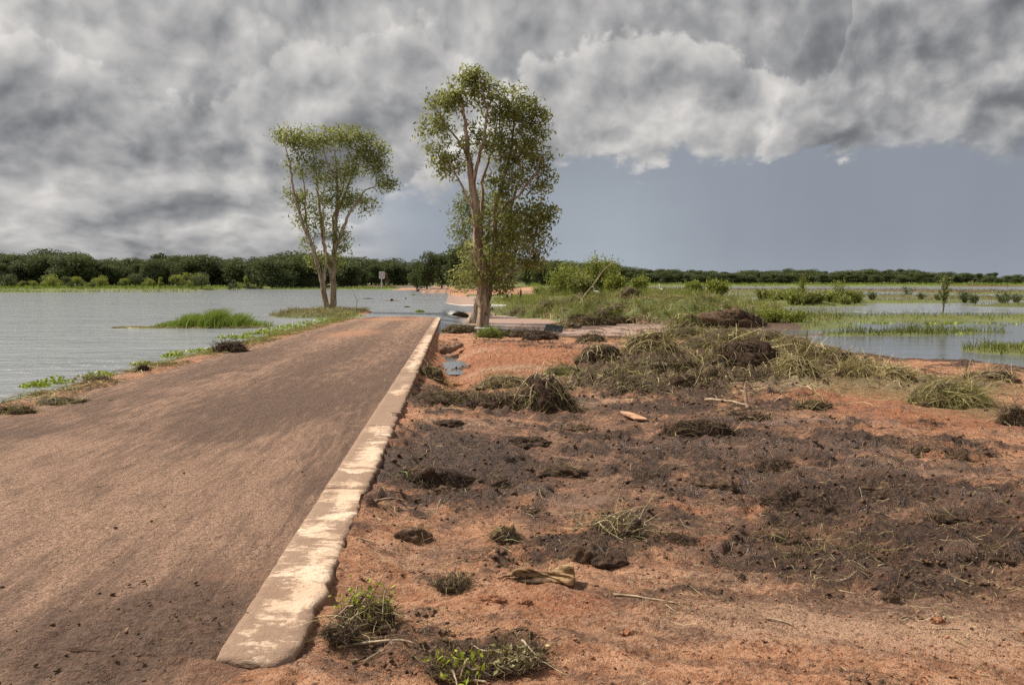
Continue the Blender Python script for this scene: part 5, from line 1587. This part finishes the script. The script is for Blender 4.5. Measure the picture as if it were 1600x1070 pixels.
weed_heap("pale dead stem bits left of the twisted sheath", 705, 925, 60, 12, 6, 14, 'straw', .035)

# ------------------------------------------------------------------ sticks, log, board, sheath, post
def stick(label, p0, p1, r, name="stick", mat='stick', bend=.03, cat="stick", lift=None, sides=7, kids=0):
    a, b_ = on_ground(*p0), on_ground(*p1)
    if lift:
        b_.z += lift
    root = thing(name, label, cat, a)
    d = b_ - a
    t = np.linspace(0, 1, 12)
    L = d.length
    p = np.array([[d.x * q_, d.y * q_, d.z * q_] for q_ in t])
    nrm = np.array([-d.y, d.x, 0]) / max(L, 1e-4)
    p += nrm[None, :] * (np.sin(t * 3.1) * bend * L + np.sin(t * 9) * bend * .25 * L)[:, None]
    if not lift:
        p[:, 2] = terrain(a.x + p[:, 0], a.y + p[:, 1])[0] - a.z + r * .7
        p[:, 2] = np.convolve(np.pad(p[:, 2], 3, mode='edge'), np.ones(7) / 7, mode='valid') + r * .8
    rr = np.linspace(r, r * .55, 12) * (1 + .15 * np.sin(t * 23))
    pe = np.concatenate([p[:1], p, p[-1:]])
    rr = np.concatenate([[rr[0] * .02], rr, [rr[-1] * .02]])
    pe[0] = p[0] - (p[1] - p[0]) * .02
    pe[-1] = p[-1] + (p[-1] - p[-2]) * .02
    v, qd = tubes([pe], [rr], sides)
    link("shaft", mesh_np("shaft", v, qd), M[mat], root)
    paths, rads = [], []
    for i in range(kids):
        j = 3 + i * 3
        q_ = p[j % 11]
        e = q_ + np.array([random.gauss(0, .2), random.gauss(0, .2), .3]) * L * .3
        v, qd = tubes([np.array([q_, (q_ + e) / 2 + .02, e])], [np.array([r * .5, r * .35, r * .15])], 5)
        link("twig", mesh_np("twig", v, qd), M[mat], root)
    return root
stick("long straight pale stick lying on dark mud behind the peat block", (1102, 627), (1172, 637), .022, kids=1)
stick("short curved pale stick on dark wet soil near the kerb", (585, 786), (632, 787), .009, bend=.06)
stick("curved brown stick below the weed pile at the kerb", (528, 1015), (648, 1014), .008, bend=.10)
stick("pale straight twig at the bottom right of the weeds", (815, 1000), (838, 1030), .007)
stick("pale twig cut by the bottom picture edge", (715, 1058), (760, 1069), .008)
stick("thin pale twig on orange soil close to the kerb", (556, 842), (586, 850), .006, bend=.06)
stick("long thin twig on tan soil in the lower middle", (958, 932), (1060, 945), .006, bend=.03)
stick("thin twig on dark mud above the tan soil", (1085, 883), (1150, 900), .006, bend=.05)
stick("short pale twig on tan soil at the lower middle right", (1198, 968), (1240, 980), .006, bend=.05)
stick("small upright broken stick beside the long pale stick", (1170, 640), (1166, 622), .03, lift=.25, mat='log')
stick("leaning pale dead branch on the grassy bank", (905, 497), (962, 480), .035, lift=2.6, bend=.05, name="dead_branch", cat="branch", kids=3)
b_ = marsh_spot(918, 56)
b_.z = gz(b_.x, b_.y)
lg = stick("dark wet log lying in the scour beside the kerb", (692, 556), (722, 547), .13, name="log", mat='log', cat="log", bend=.01, sides=10)
# orange board
b_ = on_ground(988, 655)
bd = thing("orange_board", "flat pale orange board lying on the mud left of the peat block", "board", b_ + Vector((0, 0, .02)), -.25)
bm = bmesh.new()
out = [(-.20, .18), (-.06, .16), (.20, -.10), (.22, -.17), (.05, -.15), (-.12, .05)]
vs = [bm.verts.new((x * 1.0, y * 1.15, .05 * (y + .2) * 2)) for x, y in out]
f = bm.faces.new(vs)
ex = bmesh.ops.extrude_face_region(bm, geom=[f])
bmesh.ops.translate(bm, verts=[e for e in ex['geom'] if isinstance(e, bmesh.types.BMVert)], vec=(0, 0, .022))
bmesh.ops.recalc_face_normals(bm, faces=bm.faces)
bmesh.ops.bevel(bm, geom=bm.edges[:], offset=.004, segments=2, affect='EDGES')
me = bpy.data.meshes.new("plank")
bm.to_mesh(me)
bm.free()
link("plank", me, M['board'], bd)
# twisted dry sheath
b_ = on_ground(850, 912)
sh = thing("dry_palm_sheath", "twisted dry tan palm sheath lying on orange soil in the foreground", "palm sheath", b_ + Vector((0, .06, .0)), .0)
k = b_.y / F
nl, nc = 80, 44
tt = np.linspace(0, 1, nl)
an = np.linspace(0, 2 * math.pi, nc, endpoint=False)
TT, AN = np.meshgrid(tt, an, indexing='ij')
rad = (.010 + .027 * TT ** 1.4 + .006 * np.sin(TT * 9)) * (1 + .34 * np.cos(3 * AN + TT * 9) + .20 * np.cos(7 * AN - TT * 5) + .08 * np.cos(11 * AN + TT * 14)) * (1 - .75 * (TT > .985))
XX = (TT - .5) * 100 * k
YY = rad * 1.5 * np.cos(AN + TT * 2.5) + .025 * np.sin(TT * 5)
ZZ = rad * 1.15 * np.sin(AN + TT * 2.5) + .035 + .012 * np.sin(TT * 7 + 1)
a = np.arange(nl * nc).reshape(nl, nc)
qd = np.stack([a[:-1], np.roll(a, -1, 1)[:-1], np.roll(a, -1, 1)[1:], a[1:]], -1).reshape(-1, 4)
link("folded_blade", mesh_np("folded_blade", np.stack([XX, YY, ZZ], -1), qd[:, ::-1]), M['sheath'], sh)
lump("soil_under", 50 * k, .05, .02, M['clod'], sh, .3, 2, 3, 5)
v, qd = tubes([np.array([(-50 * k, 0.01, .03), (-62 * k, .02, .02), (-75 * k, -.01, .012)])], [np.array([.012, .009, .004])], 6)
link("stalk", mesh_np("stalk", v, qd), M['sheath'], sh)
# fallen post with its panel
p0, p1 = at_y(742, 513, 33.0), at_y(835, 516.5, 32.2)
fp = thing("fallen_post", "fallen pale metal post with a dark grey panel, lying behind the tallest tree's foot", "post", p0)
d = p1 - p0
v, qd = tubes([np.array([(0, 0, 0), tuple(d * .5), tuple(d), tuple(d * 1.25)])], [np.full(4, .05)], 10)
link("post", mesh_np("post", v, qd), M['metal'], fp)
c = d * 1.3
bm = bmesh.new()
bmesh.ops.create_cube(bm, size=1.0)
bmesh.ops.scale(bm, verts=bm.verts, vec=(.72, .40, .03))
bmesh.ops.bevel(bm, geom=bm.edges[:], offset=.006, segments=2, affect='EDGES')
me = bpy.data.meshes.new("panel")
bm.to_mesh(me)
bm.free()
pn = link("panel", me, M['panel'], fp, (c.x + .05, c.y + .05, c.z + .12), (R(34), R(6), R(-10)))
for yy_ in (-.20, .20):
    v, qd = tubes([np.array([(-.36, yy_, -.025), (.36, yy_, -.025)])], [np.array([.022, .022])], 6)
    link("rail", mesh_np("rail", v, qd), M['metal'], pn)

# ------------------------------------------------------------------ road sign in the flood
b_ = at_z(595.5, 470.5, WL)
sg = thing("road_sign", "square pale road sign with a red ring on a thin pole in the flood", "sign", b_ + Vector((0, 0, -.35)))
ks = b_.y / F
top = (471 - 425) * ks + .35
v, qd = tubes([np.array([(0, 0, -.3), (.04, 0, top * .5), (.13, 0, top)])], [np.full(3, .04)], 8)
link("pole", mesh_np("pole", v, qd), M['metal'], sg)
bm = bmesh.new()
bmesh.ops.create_cube(bm, size=1.0)
bmesh.ops.scale(bm, verts=bm.verts, vec=(9.0 * ks, .02, 11.2 * ks))
bmesh.ops.bevel(bm, geom=[e for e in bm.edges if abs(e.verts[0].co.y - e.verts[1].co.y) > .01], offset=.05, segments=3, affect='EDGES')
me = bpy.data.meshes.new("plate")
bm.to_mesh(me)
bm.free()
pl = link("plate", me, M['signwhite'], sg, (.13, -.06, top - 5.6 * ks), (0, R(2), 0))
an = np.linspace(0, 2 * math.pi, 33)
rg = np.stack([np.cos(an) * .225, np.full(33, -.014), np.sin(an) * .225 + .03], 1)
v, qd = tubes([rg], [np.full(33, .030)], 6)
v[:, 1] = -.012 + (v[:, 1] + .014) * .25
link("ring", mesh_np("ring", v, qd), M['signring'], pl)
v, qd = tubes([np.array([(-.07, -.014, -.05), (0.0, -.014, .03), (.07, -.014, .09)])], [np.full(3, .03)], 6)
v[:, 1] = -.012 + (v[:, 1] + .014) * .25
link("symbol", mesh_np("symbol", v, qd), M['signdark'], pl)
# drift in the flooded road
def snag(label, px, py, wpx, hpx, name="driftwood", flat=False):
    b_ = at_z(px, py, WL if px < 700 else WL)
    k = b_.y / F
    root = thing(name, label, "driftwood", b_)
    if flat:
        p = np.array([(-wpx * k / 2, 0, .02), (0, .1, .05), (wpx * k / 2, 0, .02)])
        v, qd = tubes([p], [np.array([.04, .07, .04])], 6)
        link("trunk", mesh_np("trunk", v, qd), M['stick' if 'tan' in label else 'log'], root)
    lump("root_end", max(hpx * k * .7, .08), .15, hpx * k, M['peat'], root, .35, 2, 3, px * .1)
    return root
snag("tan floating plank with a dark stump beside the sign", 612, 470, 24, 3.5, flat=True)
snag("dark floating branch left of the sign", 575, 467, 18, 1.6, flat=True)
snag("dark lump of driftwood right in the flooded road far off", 653, 455, 8, 3.5)
snag("small dark driftwood between sign and road", 634, 467, 6, 2)
snag("low dark driftwood nearest the road's flooded end", 636, 480, 10, 1.8, flat=True)
b_ = at_z(557, 482, WL)
tw = thing("bare_twig", "thin bare forked twig standing in the water left of the sign", "twig", b_ + Vector((0, 0, -.2)))
v, qd = tubes([np.array([(0, 0, 0), (.05, 0, .9), (-.1, 0, 1.2), (-.35, 0, 1.75)]), np.array([(.03, 0, .8), (.2, 0, 1.0), (.35, 0, 1.05)])], [np.array([.025, .02, .015, .008]), np.array([.015, .012, .006])], 5)
link("stem", mesh_np("stem", v, qd), M['log'], tw)
for (px, py, lab) in [(646, 461, "bright green floating weed far out on the flooded road"), (656, 487, "bright green floating weed near the flooded road's end")]:
    leafy_mat("floating_weed", lab, at_z(px, py, WL + .02), .35, .3, .1, 210, .16, .1, 'weed')
# dark stump post by the stream
b_ = marsh_spot(813, 84)
stp = thing("stump", "dark dead stump standing in the green bank beyond the stream", "stump", b_)
v, qd = tubes([np.array([(0, 0, -.2), (.03, 0, .5), (.05, 0, 1.0), (.02, 0, 1.25)])], [np.array([.26, .15, .12, .05])], 8)
link("trunk", mesh_np("trunk", v, qd), M['peat'], stp)

# ------------------------------------------------------------------ egrets
def egret(label, px, py, Y_, face, lean=.0, sc=1.0):
    p = at_y(px, py, Y_)
    z = max(gz(p.x, p.y), WR)
    root = thing("egret", label, "bird", (p.x, p.y, z), face, "egrets")
    # one continuous body: tail, breast, S-shaped neck and head
    path = np.array([(-.34, 0, .42), (-.24, 0, .47), (-.12, 0, .51), (.02, 0, .53), (.12, 0, .55), (.17, 0, .62), (.15, 0, .70), (.14, 0, .78), (.18, 0, .86), (.24, 0, .90), (.29, 0, .895)])
    r = np.array([.015, .055, .095, .10, .075, .042, .030, .026, .027, .036, .014])
    t0 = np.linspace(0, 1, len(path))
    t1 = np.linspace(0, 1, 34)
    pp = np.stack([np.interp(t1, t0, path[:, i]) for i in range(3)], 1)
    v, qd = tubes([pp], [np.interp(t1, t0, r)], 10)
    v[:, 1] *= .85
    body = link("body", mesh_np("body", v * sc, qd), M['bird'], root)
    v, qd = tubes([np.array([(.28, 0, .895), (.34, 0, .885), (.40, 0, .872)])], [np.array([.013, .009, .002])], 6)
    link("beak", mesh_np("beak", v * sc, qd), M['beak'], root)
    for s in (-1, 1):
        v, qd = tubes([np.array([(0, .035 * s, .46), (.03, .035 * s, .25), (-.01, .035 * s, .0), (.05, .035 * s, -.005)])], [np.array([.014, .009, .008, .006])], 5)
        link("leg", mesh_np("leg", v * sc, qd), M['shank'], root)
    return root
egret("white egret standing at the stream edge, left of the pair", 785, 467, 86, R(80))
egret("white egret at the stream edge, right of the pair", 795, 467.5, 84, R(35))
egret("white egret in the grass of the bank below the leaning branch", 931, 487, 57, R(160), sc=.95)
egret("white egret beside the small round bush on the bank", 993, 467, 66, R(200))
egret("white egret with lowered tail near the far water, rightmost on the bank", 1032, 475, 63, R(110))

# ------------------------------------------------------------------ loose litter on the ground
# crumbs of soil
def crumbs(n, cond, smin, smax, name, mat, label, road=False):
    pts = []
    d = rng.random(n * 3)
    yy = 2.6 * (30 / 2.6) ** d
    xx = (rng.random(n * 3) * 1.5 - .75) * yy
    zz, aa = terrain(xx, yy)
    kq = cond(xx, yy, zz, aa)
    xx, yy, zz = xx[kq][:n], yy[kq][:n], zz[kq][:n]
    n = len(xx)
    if road:
        zz = zroad(yy) + .03
    s = (smin + (smax - smin) * rng.random(n) ** 4) * (.6 + yy / 18)
    phi = (1 + 5 ** .5) / 2
    ico = np.array([(-1, phi, 0), (1, phi, 0), (-1, -phi, 0), (1, -phi, 0), (0, -1, phi), (0, 1, phi), (0, -1, -phi), (0, 1, -phi), (phi, 0, -1), (phi, 0, 1), (-phi, 0, -1), (-phi, 0, 1)]) / 1.9
    fc = np.array([(0, 11, 5), (0, 5, 1), (0, 1, 7), (0, 7, 10), (0, 10, 11), (1, 5, 9), (5, 11, 4), (11, 10, 2), (10, 7, 6), (7, 1, 8), (3, 9, 4), (3, 4, 2), (3, 2, 6), (3, 6, 8), (3, 8, 9), (4, 9, 5), (2, 4, 11), (6, 2, 10), (8, 6, 7), (9, 8, 1)])
    v = ico[None] * (0.65 + .7 * rng.random((n, 12, 1))) * s[:, None, None] * (0.7 + .6 * rng.random((n, 1, 3))) * np.array([1, 1, .7])
    v = v + np.stack([xx, yy, zz + s * .15], 1)[:, None, :]
    f = (fc[None] + (np.arange(n) * 12)[:, None, None]).reshape(-1, 3)
    me = mesh_np(name, v.reshape(-1, 3), f, smooth=False)
    return tag(link(name, me, mat), label, "soil", kind='stuff')
crumbs(15000, lambda x, y, z, a: (a['s'] > .1) & (z > WR + .1) & (a['mud'] > .4), .003, .024, "peat_crumbs", M['clod'], "dark peat crumbs scattered over the churned mud")
crumbs(7000, lambda x, y, z, a: (a['s'] > .1) & (z > WR + .1) & (a['mud'] > .08) & (a['mud'] < .5), .002, .014, "mud_crumbs", M['clod'], "brown mud crumbs scattered over the orange ground")
crumbs(9000, lambda x, y, z, a: (a['s'] > .1) & (z > WR + .1) & (a['mud'] < .5), .002, .012, "red_crumbs", M['redclod'], "reddish soil crumbs and pebbles scattered over the orange ground")
crumbs(2600, lambda x, y, z, a: (a['s'] < -.45) & (a['sl'] < -.3) & (rng.random(len(x)) < np.clip(fld(DARK[:2], x, y), 0, 1) + .03), .003, .020, "road_crumbs", M['clod'], "dark mud crumbs on the near left of the road", True)
def litter(n, cond, lmin, lmax, w, name, mat, label, lift=.012):
    d = rng.random(n * 4)
    yy = 2.6 * (34 / 2.6) ** d
    xx = (rng.random(n * 4) * 1.5 - .75) * yy
    zz, aa = terrain(xx, yy)
    kq = cond(xx, yy, zz, aa)
    xx, yy, zz = xx[kq][:n], yy[kq][:n], zz[kq][:n]
    n = len(xx)
    a = rng.uniform(0, 6.28, n)
    L = (lmin + (lmax - lmin) * rng.random(n) ** 2)
    PP = np.zeros((n, 4, 3))
    bend = rng.normal(size=n) * .2
    for i, tq in enumerate((0, .33, .66, 1)):
        PP[:, i, 0] = xx + np.cos(a + bend * tq) * L * tq
        PP[:, i, 1] = yy + np.sin(a + bend * tq) * L * tq
        z1, _ = terrain(PP[:, i, 0], PP[:, i, 1])
        PP[:, i, 2] = np.maximum(z1, zroad(PP[:, i, 1]) * (PP[:, i, 0] < xr(PP[:, i, 1])) + -9 * (PP[:, i, 0] >= xr(PP[:, i, 1]))) + lift * (.3 + rng.random(n))
    v, qd, tt = ribbons(PP, w * (.7 + yy / 22))
    return tag(link(name, mesh_np(name, v, qd, dict(tint=tt)), M[mat]), label, "litter", kind='stuff')
litter(6000, lambda x, y, z, a: (a['s'] > .1) & (z > WR + .1) & ((a['mud'] > .35) | (a['nmid'] > .1)), .02, .20, .0032, "straw_litter", 'straw', "short pale straw pieces strewn over the churned ground")
litter(7000, lambda x, y, z, a: (a['s'] > .1) & (z > WR + .1) & (a['mud'] > .12), .03, .24, .0038, "root_litter", 'root', "dark root fibres strewn over the churned ground")
litter(2200, lambda x, y, z, a: (a['s'] > .1) & (z > WR + .05) & (y > 13), .15, .6, .007, "stem_litter", 'olive', "wilted grass stems strewn over the far churned ground")
litter(9000, lambda x, y, z, a: (a['s'] > .1) & (rng.random(len(x)) < np.clip(fld(CHURN, x, y), 0, 1)), .15, .55, .009, "heap_straw", 'straw', "dry straw tangled over the torn-up bank", .06)
litter(3500, lambda x, y, z, a: (a['s'] > .1) & (rng.random(len(x)) < np.clip(fld(CHURN, x, y), 0, 1)), .15, .55, .009, "heap_roots", 'root', "root fibres tangled over the torn-up bank", .05)
litter(260, lambda x, y, z, a: (a['s'] < -.4) & (a['sl'] < -.3), .03, .16, .004, "road_straw", 'straw', "few straw pieces lying on the dirt road", .055)
# sprouting stems out in the right marsh shallows
n = 900
xx = rng.uniform(10, 40, n)
yy = rng.uniform(22, 56, n)
kq = (perlin(xx * .25, yy * .35, 19) > .12)
pts = np.stack([xx[kq], yy[kq], np.full(kq.sum(), WR - .02)], 1)
tag(blades(pts, .28, .012, 'reed', "water_stems", lean=.5), "thin dead stems poking from the right marsh water", "stems")
n = 2600
xx = rng.uniform(12, 46, n)
yy = rng.uniform(26, 50, n)
bandf = np.exp(-((yy - 46.5 - .8 * perlin(xx * .3, yy * 0, 4)) / 1.0) ** 2) * (xx > 18) + .6 * np.exp(-((yy - 37.3 - .5 * perlin(xx * .4, yy * 0, 6)) / .35) ** 2) + .5 * np.exp(-((yy - 33) / .6) ** 2) * (xx > 21)
kq = rng.random(n) < bandf * (perlin(xx * .5, yy * .6, 27) > -.2)
c = np.stack([xx[kq], yy[kq], np.full(kq.sum(), WR + .015)], 1)
c = np.repeat(c, 7, 0) + rng.normal(size=(kq.sum() * 7, 3)) * np.array([.18, .14, .012])
c[:, 2] = np.maximum(c[:, 2], WR + .012)
lv, lq, lt = leaf_quads(c, .13, .10, 0)
tag(link("floating_weed_mats", mesh_np("floating_weed_mats", lv, lq, dict(tint=lt), smooth=False), M['weed']), "bright green floating weed in lines on the right marsh water", "weed", kind='stuff')
